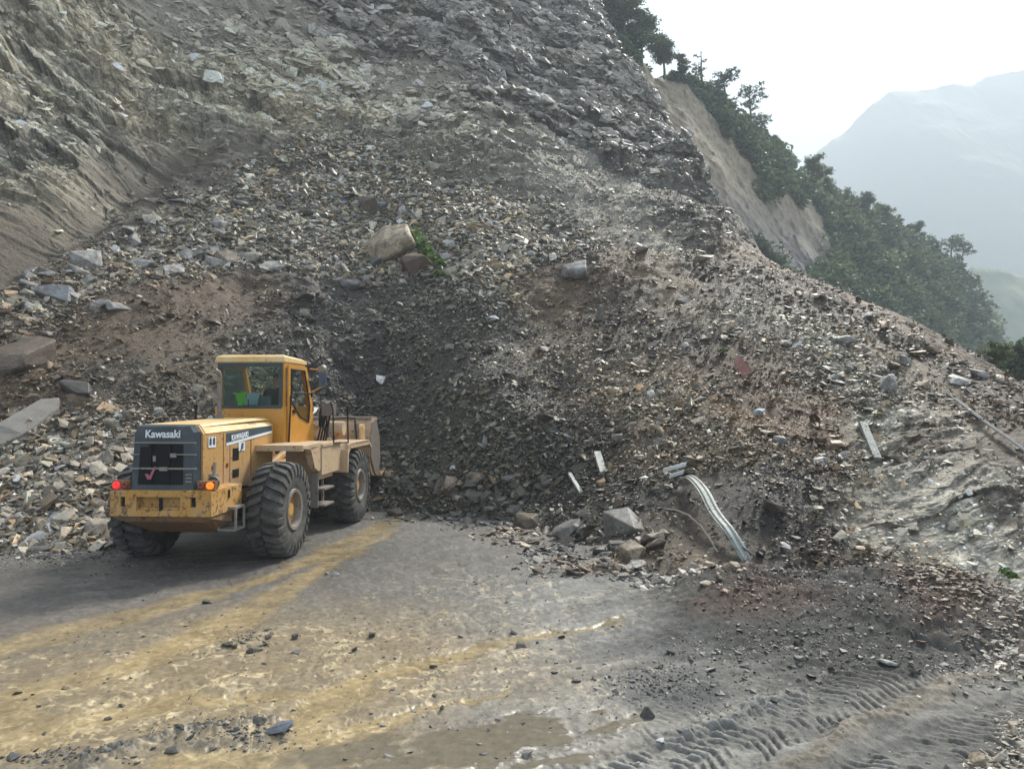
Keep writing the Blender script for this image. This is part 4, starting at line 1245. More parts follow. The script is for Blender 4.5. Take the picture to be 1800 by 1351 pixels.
# chassis: tapered belly, axles, articulated joint
bm = bmesh.new()
loft(bm, [[(-.74,-1.60,.92),(.74,-1.60,.92),(.74,-1.60,.86),(.60,-1.55,.80),(-.60,-1.55,.80),(-.74,-1.60,.86)],
          [(-.74,-.95,.95),(.74,-.95,.95),(.74,-.95,.72),(.52,-.95,.55),(-.52,-.95,.55),(-.74,-.95,.72)],
          [(-.50,-.30,1.1),(.50,-.30,1.1),(.48,-.30,.7),(.40,-.30,.58),(-.40,-.30,.58),(-.48,-.30,.7)],
          [(-.45,1.5,1.1),(.45,1.5,1.1),(.42,1.5,.7),(.36,1.5,.6),(-.36,1.5,.6),(-.42,1.5,.7)]])
fin(bm, 'rear_frame', paint('muddy brown frame', (.24, .13, .05), .7, (.17, .12, .08), .7, rust=.5), LD, .015)
for y in (0, WB):
    bm = bmesh.new(); cyl(bm, (-.9, y, TR), (.9, y, TR), .13); lathe(bm, [(-.3,.02),(-.25,.2),(0,.27),(.25,.2),(.3,.02)], 0, y, TR, 20)
    fin(bm, 'axle', BLACK, LD, 0, True)
bm = bmesh.new()
box(bm, -.22, .22, 1.5, 2.3, .55, 1.25); cyl(bm, (0,1.9,.45), (0,1.9,1.4), .14)
cyl(bm, (.34,1.2,.8), (.40,2.5,.8), .05); cyl(bm, (-.34,1.2,.8), (-.40,2.5,.8), .05)
box(bm, -.48, .48, 2.3, 4.3, .60, 1.30)
fin(bm, 'front_frame', YELLOW_LOW, LD, .02)

# counterweight with slots
bm = bmesh.new()
W = .74; y0 = -1.66
z0, z1 = .90, 1.265
xs = [-W, -.62, -.50, -.33, .30, .50, .62, W]   # slots between pairs
box(bm, -W, W, y0, -.62, 1.175, z1)
box(bm, -W, W, y0, -.62, .895, .985)
for a_, b_ in ((-W, -.60), (-.53, -.36), (.30, .45), (.53, W)): box(bm, a_, b_, y0 + .004, -1.2, .98, 1.18)
box(bm, -W + .01, W - .01, y0 + .12, -.70, .985, 1.175)
box(bm, -.60, -.53, y0 + .004, -1.5, .98, 1.03); box(bm, .45, .53, y0 + .004, -1.5, .98, 1.03)
box(bm, -.36, .30, y0 + .05, -1.5, .985, 1.02)
box(bm, W - .005, W + .02, y0 + .01, -.64, .90, 1.255); box(bm, -W - .02, -W + .005, y0 + .01, -.64, .90, 1.255)
cw = fin(bm, 'counterweight', BUMP, LD, .012)
bm = bmesh.new(); cyl(bm, (0, y0 + .02, .97), (0, y0 + .02, 1.16), .025); fin(bm, 'tow_pin', BLACK, cw, .004)
for q in ((-.58, -.545, y0 + .03, y0 + .10, 1.02, 1.16), (.475, .51, y0 + .03, y0 + .10, 1.02, 1.16), (W + .021, W + .035, -1.12, -1.08, 1.1, 1.22)):
    bm = bmesh.new(); box(bm, *q); fin(bm, 'tie_down', BLACK, cw, .004)

# engine hood
bm = bmesh.new()
def hsec(y, ht, hb, zt, zb, ch): return [(-hb, y, zb), (hb, y, zb), (hb, y, zt - ch), (ht, y, zt - .012), (ht - .05, y, zt), (-ht + .05, y, zt), (-ht, y, zt - .012), (-hb, y, zt - ch)]
loft(bm, [hsec(-1.40, .43, .505, 2.205, 1.26, .13), hsec(-.4, .41, .505, 2.225, 1.2, .13), hsec(.5, .38, .50, 2.245, 1.1, .13), hsec(1.22, .34, .50, 2.25, 1.1, .13)])
hood = fin(bm, 'hood', [YELLOW_LOW], LD, .012)
bm = bmesh.new()
loft(bm, [[(-.455, y, zt - .030), (.455, y, zt - .030), (ht, y, zt + .008), (-ht, y, zt + .008)] for y, ht, zt in ((-1.34, .42, 2.207), (-.4, .40, 2.229), (.5, .37, 2.249), (1.2, .33, 2.254))])
fin(bm, 'hood_lid', YELTOP, hood, .008)
bm = bmesh.new()
loft(bm, [[(x_, y, z_) for x_, z_ in ((.508, zt - .128), (.513, zt - .128), (ht + .012, zt - .014), (ht, zt - .014))] for y, ht, zt in ((-1.34, .43, 2.205), (1.21, .345, 2.25))])
fin(bm, 'hood_edge_panel', YELTOP, hood, 0)
# vents, seams, catches on the right side
for (ya, yb, za, zb) in ((-.42, -.20, 1.60, 1.80), (-.42, -.20, 1.33, 1.46)):
    bm = bmesh.new(); n = 5; box(bm, .504, .508, ya, yb, za, zb)
    for i in range(n):
        z_ = za + (zb - za) * (i + .5) / n
        box(bm, .506, .514, ya, yb, z_ - .008, z_ + .012)
    fin(bm, 'vent', BLACK, hood, 0)
for y_ in (-.75, -.52, .28):
    bm = bmesh.new(); box(bm, .503, .509, y_ - .006, y_ + .006, 1.28, 2.06); fin(bm, 'hood_seam', DULLR, hood, 0)
for y_ in (-1.1, -.62):
    bm = bmesh.new(); box(bm, .503, .515, y_ - .03, y_ + .03, 1.52, 1.58); fin(bm, 'catch', DULLR, hood, 0)
# coloured stripe with the maker's name
def side_quad(ya, za, yb, zb, h0, h1, off):
    bm = bmesh.new()
    vs = [bm.verts.new(p) for p in ((.506 + off, ya, za), (.506 + off, yb, zb), (.506 + off, yb, zb + h1), (.506 + off, ya, za + h0))]
    vb = [bm.verts.new((v.co.x - .004, v.co.y, v.co.z)) for v in vs]
    bm.faces.new(vs); bm.faces.new(vb[::-1])
    for i in range(4): bm.faces.new((vs[i], vb[i], vb[(i + 1) % 4], vs[(i + 1) % 4]))
    return bm
fin(side_quad(-.66, 1.855, 1.16, 1.985, .20, .13, 0.003), 'stripe', NAVY, hood, 0)
fin(side_quad(-.66, 1.855, 1.16, 1.985, .045, .04, .006), 'stripe_edge', WHITE, hood, 0)
RS = Matrix.Rotation(PI / 2, 4, 'Z') @ Matrix.Rotation(PI / 2, 4, 'X')
text_obj('KAWASAKI', .125, Matrix.Translation((.518, -.18, 1.985)) @ RS @ Matrix.Rotation(R(3.5), 4, 'Z'), WHITE, hood, 'side_lettering')
text_obj('65ZA', .13, Matrix.Translation((.452, .45, 2.168)) @ RS @ Matrix.Rotation(R(0), 4, 'Z') @ Matrix.Rotation(R(-42), 4, 'X'), DIM, hood, 'model_lettering')
bm = bmesh.new(); box(bm, .508, .514, -.22, .02, 1.745, 1.885); pl_ = fin(bm, 'plate', WHITE, hood, 0)
text_obj('JS', .13, Matrix.Translation((.517, -.10, 1.815)) @ RS, NAVY, pl_, 'plate_lettering', shear=.3)
bm = bmesh.new(); box(bm, .508, .514, -1.25, -1.02, 1.86, 2.02); st_ = fin(bm, 'sticker', WHITE, hood, 0)
bm = bmesh.new()
for y_ in (-1.19, -1.08): box(bm, .515, .518, y_ - .035, y_ + .03, 1.90, 1.99); cyl(bm, (.515, y_, 2.0), (.518, y_, 2.0), .018, seg=10)
fin(bm, 'sticker_figure', NAVY, st_, 0)

# rear grille
bm = bmesh.new()
def gs_(y, w, zb, zt): return (w, y, zb, zt)
loft(bm, [[(-.535, -1.36, 1.24), (.475, -1.36, 1.24), (.475, -1.36, 2.10), (.39, -1.36, 2.215), (-.42, -1.36, 2.215), (-.505, -1.36, 2.10)],
          [(-.525, -1.46, 1.24), (.48, -1.46, 1.24), (.475, -1.44, 2.11), (.40, -1.44, 2.212), (-.43, -1.44, 2.212), (-.505, -1.44, 2.11)],
          [(-.50, -1.56, 1.24), (.44, -1.56, 1.24), (.42, -1.52, 2.10), (.36, -1.51, 2.19), (-.40, -1.51, 2.19), (-.47, -1.52, 2.10)]])
gr_ = fin(bm, 'grille', DARKP, LD, .02)
def gy_(z): return -1.56 + (z - 1.24) / (2.19 - 1.24) * .05
bm = bmesh.new()
vs = [bm.verts.new(p) for p in ((-.40, gy_(1.34) - .004, 1.34), (.29, gy_(1.34) - .004, 1.34), (.27, gy_(1.93) - .004, 1.93), (-.38, gy_(1.93) - .004, 1.93))]
bm.faces.new(vs)
fin(bm, 'grille_mesh', BLACK, gr_, 0)
bm = bmesh.new()
for i in range(15):
    z_ = 1.365 + i * .039
    box(bm, -.39, .28, gy_(z_) - .008, gy_(z_) - .005, z_, z_ + .006)
for x_ in (-.20, .08): box(bm, x_ - .006, x_ + .006, gy_(1.34) - .014, gy_(1.93) - .010, 1.34, 1.93)
fin(bm, 'grille_slats', BLACK, gr_, 0)
bm = bmesh.new()
box(bm, -.515, .495, -1.575, -1.555, 1.565, 1.590); box(bm, -.485, .475, -1.56, -1.545, 1.945, 1.962); box(bm, -.50, -.38, -1.575, -1.555, 1.775, 1.79); box(bm, .10, .49, -1.575, -1.555, 1.775, 1.79)
box(bm, .10, .19, -1.585, -1.57, 1.74, 1.80); box(bm, -.16, -.12, -1.585, -1.565, 1.68, 1.76); box(bm, -.06, .06, -1.585, -1.57, 1.545, 1.60)
for z_ in (1.38, 1.43, 1.48): box(bm, .33, .42, -1.572, -1.555, z_, z_ + .02)
fin(bm, 'grille_bar', GREYM, gr_, .003)
bm = bmesh.new()
prism(bm, [(-.28, 1.50), (-.24, 1.42), (-.19, 1.42), (-.11, 1.60), (-.15, 1.60), (-.21, 1.47), (-.24, 1.50)], 1, -1.582, -1.572)
fin(bm, 'grille_sticker', flat_mat('faded red sticker', (.34, .10, .13), .6), gr_, 0)
text_obj('Kawasaki', .155, Matrix.Translation((-.04, -1.535, 2.075)) @ Matrix.Rotation(R(90 - 4), 4, 'X'), WHITE, gr_, 'grille_lettering', sx=.93)
# tail lights
def lamp(x, mats, z=1.335):
    g = new_obj('tail_light', None, LD)
    bm = bmesh.new(); box(bm, x - .13, x + .13, -1.58, -1.47, z - .065, z + .065)
    fin(bm, 'light_housing', paint('rusty lamp box', (.25, .11, .04), .3, rust=1), g, .01)
    for dx, m, nm in mats:
        bm = bmesh.new(); lathe(bm, [(0, .0), (-.02, .03), (-.012, .052), (0.02, .055)], 0, 0, 0, 20)
        for v in bm.verts: v.co = Vector((x + dx + v.co.y, -1.595 + v.co.x, z + v.co.z))
        fin(bm, nm, m, g, 0, True)
lamp(-.645, ((-.06, REDL, 'lens'), (.07, DULLR, 'lens')))
lamp(.640, ((-.065, DULLR, 'lens'), (.068, AMBER, 'lens')))
bm = bmesh.new(); lathe(bm, [(-.06, .0), (-.05, .07), (0, .10), (.02, .09)], 0, 0, 0, 20)
for v in bm.verts: v.co = Vector((.66 + v.co.y, -1.38 - v.co.x, 1.36 + v.co.z))
cyl(bm, (.60, -1.28, 1.3), (.60, -1.22, 1.64), .025); box(bm, .55, .65, -1.32, -1.2, 1.42, 1.47)
fin(bm, 'work_light', GREYM, LD, 0, True)

# exhaust stack and rod
bm = bmesh.new(); cyl(bm, (-.22, .62, 2.24), (-.22, .62, 2.32), .07); cyl(bm, (-.22, .62, 2.3), (-.22, .62, 3.02), .038); tube(bm, [(-.22,.62,3.0),(-.23,.60,3.06),(-.28,.55,3.10)], [.042,.045,.05], 14)
fin(bm, 'exhaust_stack', paint('sooty pipe', (.16, .15, .15), .3, rust=.6), LD, 0, True)
bm = bmesh.new(); cyl(bm, (-.46, .25, 2.2), (-.46, .25, 2.47), .02); cyl(bm, (-.46, .25, 2.44), (-.46, .25, 2.5), .034)
fin(bm, 'intake_pipe', BLACK, LD, 0, True)

# cab
cab = new_obj('cab', None, LD)
yr = 1.42; cw_ = .60
yf_t, yf_b = 2.45, 3.05
bm = bmesh.new()   # body shell below the windows
loft(bm, [[(-.66, yr - .05, z), (.66, yr - .05, z), (.66, yf, z), (-.66, yf, z)] for z, yf in ((1.66, 2.95), (1.9, 3.0), (2.46, 2.92))])
fin(bm, 'cab_body', YEL, cab, .015)
for s in (-1, 1):
    bm = bmesh.new()
    x1_, x0_ = (s * .64, s * .57)
    xa, xb = min(x1_, x0_), max(x1_, x0_)
    box(bm, xa, xb, yr - .02, yr + .10, 2.44, 3.28)
    prism(bm, [(2.80, 2.44), (2.89, 2.44), (2.50, 3.28), (2.42, 3.28)], 0, xa, xb)
    prism(bm, [(yr + .10, 3.20), (2.45, 3.20), (2.43, 3.28), (yr + .10, 3.28)], 0, xa, xb)
    fin(bm, 'pillar', YEL, cab, .008)
bm = bmesh.new()
loft(bm, [[(-.64, yr - .04, 3.275), (.64, yr - .04, 3.275), (.64, 2.54, 3.275), (-.64, 2.54, 3.275)], [(-.66, yr - .06, 3.30), (.66, yr - .06, 3.30), (.66, 2.58, 3.30), (-.66, 2.58, 3.30)],
          [(-.655, yr - .055, 3.385), (.655, yr - .055, 3.385), (.655, 2.56, 3.355), (-.655, 2.56, 3.355)], [(-.58, yr + .04, 3.43), (.58, yr + .04, 3.43), (.58, 2.45, 3.40), (-.58, 2.45, 3.40)]])
fin(bm, 'cab_roof', YELTOP, cab, .012)
bm = bmesh.new()   # rear window with rubber frame
for a_, b_, c_2, d_ in ((-.615, .615, 3.20, 3.275), (-.615, .615, 2.425, 2.49)): box(bm, a_, b_, yr - .055, yr - .025, c_2, d_)
for a_, b_ in ((-.615, -.555), (.555, .615)): box(bm, a_, b_, yr - .055, yr - .025, 2.49, 3.20)
fr_ = fin(bm, 'rear_window', paint('dark window rubber', (.02, .035, .038), .15, (.1, .11, .11), .4), cab, .006)
bm = bmesh.new(); box(bm, -.556, .556, yr - .045, yr - .038, 2.488, 3.202); fin(bm, 'pane', GLASS, fr_, 0)
bm = bmesh.new(); tube(bm, [(-.02, yr - .06, 2.46), (-.02, yr - .075, 2.60)], [.008, .008], 6)
fin(bm, 'wiper', BLACK, fr_, 0)
bm = bmesh.new()   # windshield and side panes
vs = [bm.verts.new(p) for p in ((-.57, 2.86, 2.46), (.57, 2.86, 2.46), (.57, 2.46, 3.27), (-.57, 2.46, 3.27))]; bm.faces.new(vs)
fin(bm, 'windshield', GLASS, cab, 0)
# door on the right side, with its dropping window
bm = bmesh.new()
xo = .662
outer = [(1.50, 1.74), (2.93, 1.74), (2.84, 2.46), (2.48, 3.24), (1.50, 3.24)]
hole = [(1.62, 2.56), (2.08, 2.26), (2.58, 2.14), (2.64, 2.46), (2.33, 3.16), (1.62, 3.16)]
A_v = [bm.verts.new((xo, *p)) for p in outer]; Bv = [bm.verts.new((xo, *p)) for p in hole]
e1 = [bm.edges.new((A_v[i], A_v[(i + 1) % 5])) for i in range(5)]; e2 = [bm.edges.new((Bv[i], Bv[(i + 1) % 6])) for i in range(6)]
bmesh.ops.triangle_fill(bm, edges=e1 + e2, use_beauty=True)
ex = bmesh.ops.extrude_face_region(bm, geom=bm.faces[:])
bmesh.ops.translate(bm, verts=[v for v in ex['geom'] if isinstance(v, bmesh.types.BMVert)], vec=(.03, 0, 0))
door = fin(bm, 'door', YEL, cab, .005)
bm = bmesh.new(); bm.faces.new([bm.verts.new((xo + .012, *p)) for p in hole]); fin(bm, 'pane', GLASS, door, 0)
bm = bmesh.new()
for i in range(6):
    a_, b_ = Vector((xo + .035, *hole[i])), Vector((xo + .035, *hole[(i + 1) % 6])); tube(bm, [a_, b_], [.016, .016], 6)
fin(bm, 'window_seal', BLACK, door, 0)
bm = bmesh.new(); box(bm, .69, .72, 1.70, 1.86, 2.34, 2.40); fin(bm, 'handle', BLACK, door, .01)
for z_ in (1.85, 2.35):
    bm = bmesh.new(); cyl(bm, (.70, 2.88 - (z_ - 1.85) * .1, z_), (.70, 2.88 - (z_ - 1.85) * .1, z_ + .1), .02); fin(bm, 'hinge', YEL, door, 0)
# left side window
bm = bmesh.new(); box(bm, -.625, -.618, yr + .1, 2.66, 2.46, 3.2); fin(bm, 'side_window', GLASS, cab, 0)
# black grab rail at the rear corner of the door
bm = bmesh.new(); tube(bm, [(.70, 1.50, 1.74), (.72, 1.50, 2.3), (.73, 1.52, 2.66), (.74, 1.60, 2.71), (.76, 2.55, 2.71), (.74, 2.62, 2.66)], [.017] * 6, 8)
fin(bm, 'grab_rail', BLACK, LD, 0, True)
bm = bmesh.new(); tube(bm, [(1.30, 2.05, 1.62), (1.38, 2.05, 1.75), (1.34, 2.12, 2.40), (1.28, 2.16, 2.55)], [.015] * 4, 8); tube(bm, [(1.36, 2.95, 1.60), (1.40, 2.95, 1.72), (1.38, 2.95, 2.45)], [.015] * 3, 8); tube(bm, [(1.40, 2.06, 1.75), (1.40, 2.95, 1.72)], [.013] * 2, 8)
fin(bm, 'handrail', BLACK, LD, 0, True)
# seat
bm = bmesh.new(); box(bm, -.20, .20, 1.78, 1.88, 2.20, 2.66); box(bm, -.20, .40, 1.84, 2.3, 2.12, 2.26); box(bm, -.1, .3, 1.9, 2.2, 1.75, 2.12)
fin(bm, 'seat', SEATM, cab, .04)
bm = bmesh.new(); cyl(bm, (0, 2.78, 1.8), (0, 2.62, 2.42), .035); 
rg2 = []
for k in range(24):
    a_ = 2 * PI * k / 24; rg2.append((.19 * math.cos(a_), 2.58 + .19 * math.sin(a_) * .55, 2.46 - .19 * math.sin(a_) * -.8))
tube(bm, rg2 + [rg2[0]], [.014] * 25, 6); fin(bm, 'steering_wheel', BLACK, cab, 0, True)
# mirror with yellow bracket, working light in front
bm = bmesh.new(); tube(bm, [(.66, 2.72, 3.22), (.86, 2.82, 3.20), (.90, 2.84, 3.10)], [.014] * 3, 8); tube(bm, [(.68, 2.80, 2.75), (.92, 2.86, 2.88), (.90, 2.85, 3.0)], [.016] * 3, 8)
mr = fin(bm, 'mirror_bracket', YEL, LD, 0, True)
bm = bmesh.new(); box(bm, .82, .98, 2.80, 2.83, 2.86, 3.16); fin(bm, 'mirror', paint('mirror shell', (.06, .09, .15), .2, rough=.25), mr, .012)
bm = bmesh.new(); cyl(bm, (.88, 2.78, 3.22), (.88, 2.92, 3.24), .075); fin(bm, 'cab_light', GREYM, mr, .01)

# rear fender, platform, side tank, steps
bm = bmesh.new()
prism(bm, [(.48, 1.78), (1.4, 1.80), (1.4, 1.74), (.98, 1.70), (.52, 1.735)], 0, .50, 1.34)
prism(bm, [(.86, 1.74), (1.42, 1.74), (1.42, 1.30), (1.30, 1.28), (1.10, 1.36), (.98, 1.55)], 0, 1.22, 1.34)
prism(bm, [(.46, 1.80), (.50, 1.80), (.50, 1.70), (.46, 1.70)], 0, .50, 1.34)
fin(bm, 'rear_fender', TANP, LD, .01)
bm = bmesh.new()
box(bm, .62, 1.38, 1.43, 2.55, 1.72, 1.77)
box(bm, 1.28, 1.36, 1.43, 2.55, 1.20, 1.72)
box(bm, .66, 1.27, 1.46, 2.35, 1.10, 1.70)
fin(bm, 'platform', TANP, LD, .012)
bm = bmesh.new(); box(bm, -1.34, -.5, .5, 2.5, 1.72, 1.78); box(bm, -1.34, -.66, 1.43, 2.5, 1.2, 1.72)
fin(bm, 'platform', TANP, LD, .012)
bm = bmesh.new()
box(bm, 1.16, 1.30, 1.38, 1.43, .60, 1.25); box(bm, 1.18, 1.22, 1.92, 1.97, .62, 1.25)
for z_ in (.62, .92): box(bm, 1.16, 1.42, 1.42, 1.97, z_, z_ + .035)
fin(bm, 'ladder', GREYM, LD, .004)
bm = bmesh.new()   # box step in front of the rear wheel side
for y_ in (-1.02, -.82): 
    pass
box(bm, .60, .88, -1.12, -.80, .93, .965); box(bm, .60, .88, -1.12, -.80, .60, .63)
for x_, y_ in ((.60, -1.12), (.86, -1.12), (.86, -.83), (.60, -.83)): box(bm, x_, x_ + .03, y_, y_ + .03, .63, .93)
fin(bm, 'step', GREYM, LD, .003)
# hydraulic hoses and boom cylinder behind the cab front
bm = bmesh.new()
for k, dx in enumerate((0, .06, .12, .17)):
    tube(bm, [(.72 + dx, 3.05, 1.72), (.76 + dx, 3.20, 2.1 + .05 * k), (.70 + dx, 3.34, 2.42 + .03 * k), (.60 + dx, 3.55, 2.30), (.5, 3.8, 1.9)], [.02] * 5, 7)
fin(bm, 'hose', BLACK, LD, 0, True)
bm = bmesh.new(); box(bm, .78, 1.02, 3.12, 3.36, 2.26, 2.52, Matrix.Translation((0,0,0))); cyl(bm, (.9, 3.2, 1.8), (.9, 3.2, 2.3), .03)
fin(bm, 'front_light', paint('lamp shell', (.10, .10, .11), .4), LD, .04)
# front fenders
for s in (1, -1):
    bm = bmesh.new()
    xa, xb = (.80, 1.48) if s > 0 else (-1.48, -.80)
    prism(bm, [(2.66, 1.14), (2.70, 1.12), (2.74, 1.50), (2.95, 1.66), (4.25, 1.66), (4.50, 1.52), (4.54, 1.54), (4.30, 1.71), (2.90, 1.71), (2.67, 1.58)], 0, xa, xb)
    box(bm, xa + (.62 if s > 0 else 0), xb - (0 if s > 0 else .62), 2.70, 4.3, 1.60, 1.69)
    box(bm, xa + (0 if s > 0 else .3), xb - (.3 if s > 0 else 0), 2.5, 2.68, 1.16, 1.66)
    fin(bm, 'front_fender', TANP, LD, .01)
# lift arms, tower, cylinders
bm = bmesh.new()
for s in (-1, 1):
    x_ = s * .46
    prism(bm, [(2.75, 1.30), (2.72, 1.95), (2.95, 2.12), (3.35, 1.98), (3.75, 1.30)], 0, x_ - .04, x_ + .04)
    prism(bm, [(2.85, 1.95), (3.05, 2.10), (4.0, 1.92), (5.0, 1.35), (5.28, .95), (5.15, .85), (4.7, 1.15), (3.9, 1.60), (3.0, 1.82)], 0, x_ - .15 * 1 + (.23 if s > 0 else -.03), x_ + (.15 if s > 0 else .07) + .0)
fin(bm, 'lift_arm', paint('dusty brown arm', (.40, .22, .09), .7, (.27, .19, .13), .6, rust=.3), LD, .012)
bm = bmesh.new()
for s in (-1, 1): cyl(bm, (s * .36, 2.8, 1.15), (s * .36, 4.2, 1.45), .08); cyl(bm, (s * .36, 4.1, 1.43), (s * .36, 4.7, 1.25), .045)
cyl(bm, (0, 2.9, 2.0), (0, 4.1, 2.15), .10); cyl(bm, (0, 4.0, 2.13), (0, 4.6, 2.10), .05)
fin(bm, 'lift_cylinder', YELTOP, LD, 0, True)
bm = bmesh.new(); cyl(bm, (.78, 3.5, 1.99), (1.15, 3.5, 1.99), .15); cyl(bm, (.74, 3.5, 1.99), (.80, 3.5, 1.99), .12)
fin(bm, 'work_lamp_drum', TANP, LD, .01, True)
bm = bmesh.new(); cyl(bm, (1.05, 3.44, 1.80), (1.05, 3.44, 1.86), .045); fin(bm, 'marker_lens', flat_mat('orange lens', (.55,.15,.03), .3), LD, 0, True)
bm = bmesh.new(); cyl(bm, (1.30, 4.35, 1.72), (1.30, 4.35, 1.95), .06); lathe(bm, [(-.05,0),(-.05,.07),(.05,.07),(.05,0)], 1.3, 4.35, 1.98, 12); fin(bm, 'front_lamp', YELTOP, LD, 0, True)
bm = bmesh.new(); tube(bm, [(.80, 3.9, 1.7), (.80, 3.9, 2.18), (.84, 4.35, 2.20), (1.12, 4.4, 2.18), (1.16, 4.42, 1.7)], [.018] * 5, 8); fin(bm, 'lamp_guard', BLACK, LD, 0, True)
# bucket: curved shell with side plates, teeth
bk = []
cyb, czb, rb = 5.15, 1.50, .68
outer = []
for k in range(15):
    a_ = R(95 + k * (265 - 95) / 14)
    outer.append((cyb + rb * .62 * math.cos(a_) + .02, czb + rb * math.sin(a_)))
outer = [(cyb + .35, 2.16)] + outer + [(5.9, .74), (6.3, .86)]
inner = [(y_ + .035, z_ + (.03 if z_ < czb else -.03)) for y_, z_ in outer][::-1]
bm = bmesh.new(); prism(bm, outer + inner, 0, -1.36, 1.36)
bmesh.ops.triangulate(bm, faces=[f for f in bm.faces if len(f.verts) > 4])
bucket = fin(bm, 'bucket', paint('worn bucket paint', (.40, .24, .12), .7, (.32, .24, .17), .5, rust=.5), LD, 0)
for s in (-1, 1):
    bm = bmesh.new(); prism(bm, [(4.98,2.08),(5.30,2.16),(5.62,1.70),(5.70,1.2),(5.50,.80),(5.25,.84),(4.85,1.25),(4.78,1.75)], 0, s * 1.365 - .02, s * 1.365 + .02)
    bmesh.ops.triangulate(bm, faces=[f for f in bm.faces if len(f.verts) > 4])
    fin(bm, 'side_plate', STEEL, bucket, 0)
bm = bmesh.new()
box(bm, -1.34, 1.34, 5.0, 5.5, 2.14, 2.20)
for k in range(5): box(bm, -1.2 + k * .55, -1.1 + k * .55, 4.75, 4.80, 1.0, 2.05)
fin(bm, 'bucket_rim', STEEL, bucket, .01)
for k in range(8):
    bm = bmesh.new(); prism(bm, [(6.2, .80), (6.2, .90), (6.5, .84)], 0, -1.33 + k * .365, -1.23 + k * .365); fin(bm, 'tooth', STEEL, bucket, 0)

# ------------------------------------------------------------------ the driver, seated, seen through the rear window
def skin_body(name, chain, edges, root, mat, parent, sub=2):
    me = bpy.data.meshes.new(name); me.from_pydata([c[0] for c in chain], edges, []); ob = bpy.data.objects.new(name, me); COL.objects.link(ob)
    ob.modifiers.new('skin', 'SKIN'); sm = ob.modifiers.new('sub', 'SUBSURF'); sm.levels = sub; sm.render_levels = sub
    for i, c in enumerate(chain):
        sv = me.skin_vertices[0].data[i]; r0 = c[1]; sv.radius = (r0, r0) if not isinstance(r0, tuple) else r0; sv.use_root = (i == root)
    dg = bpy.context.evaluated_depsgraph_get(); m2 = bpy.data.meshes.new_from_object(ob.evaluated_get(dg)); bpy.data.objects.remove(ob)
    m2.name = name; m2.materials.clear()
    for m in (mat if isinstance(mat, list) else [mat]): m2.materials.append(m)
    m2.shade_smooth()
    return new_obj(name, m2, parent)
PX, PY, PZ = .19, 2.08, 2.30           # hip point in loader coordinates
Mw = Matrix.Translation(LP) @ Matrix.Rotation(LH, 4, 'Z')
hp = Mw @ Vector((PX, PY, PZ))
ch = [((0,0,0), (.15,.11)), ((0,.0,.18), (.13,.10)), ((0,.02,.36), (.155,.11)), ((0,.04,.47), (.10,.075)), ((0,.055,.53), .052), ((0,.07,.60), .062), ((0,.085,.68), (.072,.085)), ((0,.08,.755), (.060,.07)),
      ((.17,.03,.45), .062), ((.22,.10,.22), .048), ((.14,.33,.22), .038), ((.10,.40,.25), .03),
      ((-.17,.03,.45), .062), ((-.22,.10,.22), .048), ((-.14,.33,.22), .038), ((-.10,.40,.25), .03),
      ((.10,.10,-.02), .085), ((.13,.42,.0), .068), ((.13,.50,-.34), .05), ((.13,.62,-.40), .04),
      ((-.10,.10,-.02), .085), ((-.13,.42,.0), .068), ((-.13,.50,-.34), .05), ((-.13,.62,-.40), .04)]
eg = [(0,1),(1,2),(2,3),(3,4),(4,5),(5,6),(6,7),(3,8),(8,9),(9,10),(10,11),(3,12),(12,13),(13,14),(14,15),(0,16),(16,17),(17,18),(18,19),(0,20),(20,21),(21,22),(22,23)]
PR = empty('person', hp, LH, label='driver in a dark shirt seated behind the cab window holding the steering wheel', cat='person')
body = skin_body('body', ch, eg, 0, SKIN, PR)
sh = [((0,0,0), (.165,.125)), ((0,.0,.18), (.145,.115)), ((0,.02,.36), (.17,.125)), ((0,.04,.475), (.10,.085)), ((.175,.03,.45), .075), ((.205,.07,.31), .064), ((-.175,.03,.45), .075), ((-.205,.07,.31), .064)]
skin_body('shirt', sh, [(0,1),(1,2),(2,3),(3,4),(4,5),(3,6),(6,7)], 0, SHIRT, PR)
tr_ = [((0,.02,-.01), (.16,.13)), ((.10,.10,-.01), .098), ((.13,.42,.0), .08), ((.13,.50,-.30), .06), ((-.10,.10,-.01), .098), ((-.13,.42,.0), .08), ((-.13,.50,-.30), .06)]
skin_body('trousers', tr_, [(0,1),(1,2),(2,3),(0,4),(4,5),(5,6)], 0, SHIRT, PR)
skin_body('hair', [((0,.06,.70), (.072,.075)), ((0,.065,.76), (.07,.075)), ((0,.09,.80), (.045,.05))], [(0,1),(1,2)], 0, HAIR, PR)
bm = bmesh.new()
for s in (-1, 1): bmesh.ops.create_uvsphere(bm, u_segments=8, v_segments=6, radius=.017, matrix=Matrix.Translation((s * .078, .075, .68)))
bmesh.ops.create_uvsphere(bm, u_segments=8, v_segments=6, radius=.018, matrix=Matrix.Translation((0, .165, .665)))
fin(bm, 'ear', SKIN, PR, 0, True)
for s in (-1, 1):
    for k in range(5):
        b0 = Vector((s * .10 + (k - 2) * .016 * s, .43, .265)) if k < 4 else Vector((s * .07, .41, .26))
        L_ = (.03, .036, .038, .034, .028)[k]
        ch2 = [(tuple(b0 + Vector((0, -.035, -.012))), .010), (tuple(b0), .0095), (tuple(b0 + Vector((0, L_, .008))), .009), (tuple(b0 + Vector((0, L_ + .01, -.022))), .008)]
        skin_body('finger', ch2, [(0,1),(1,2),(2,3)], 0, SKIN, PR, 1)
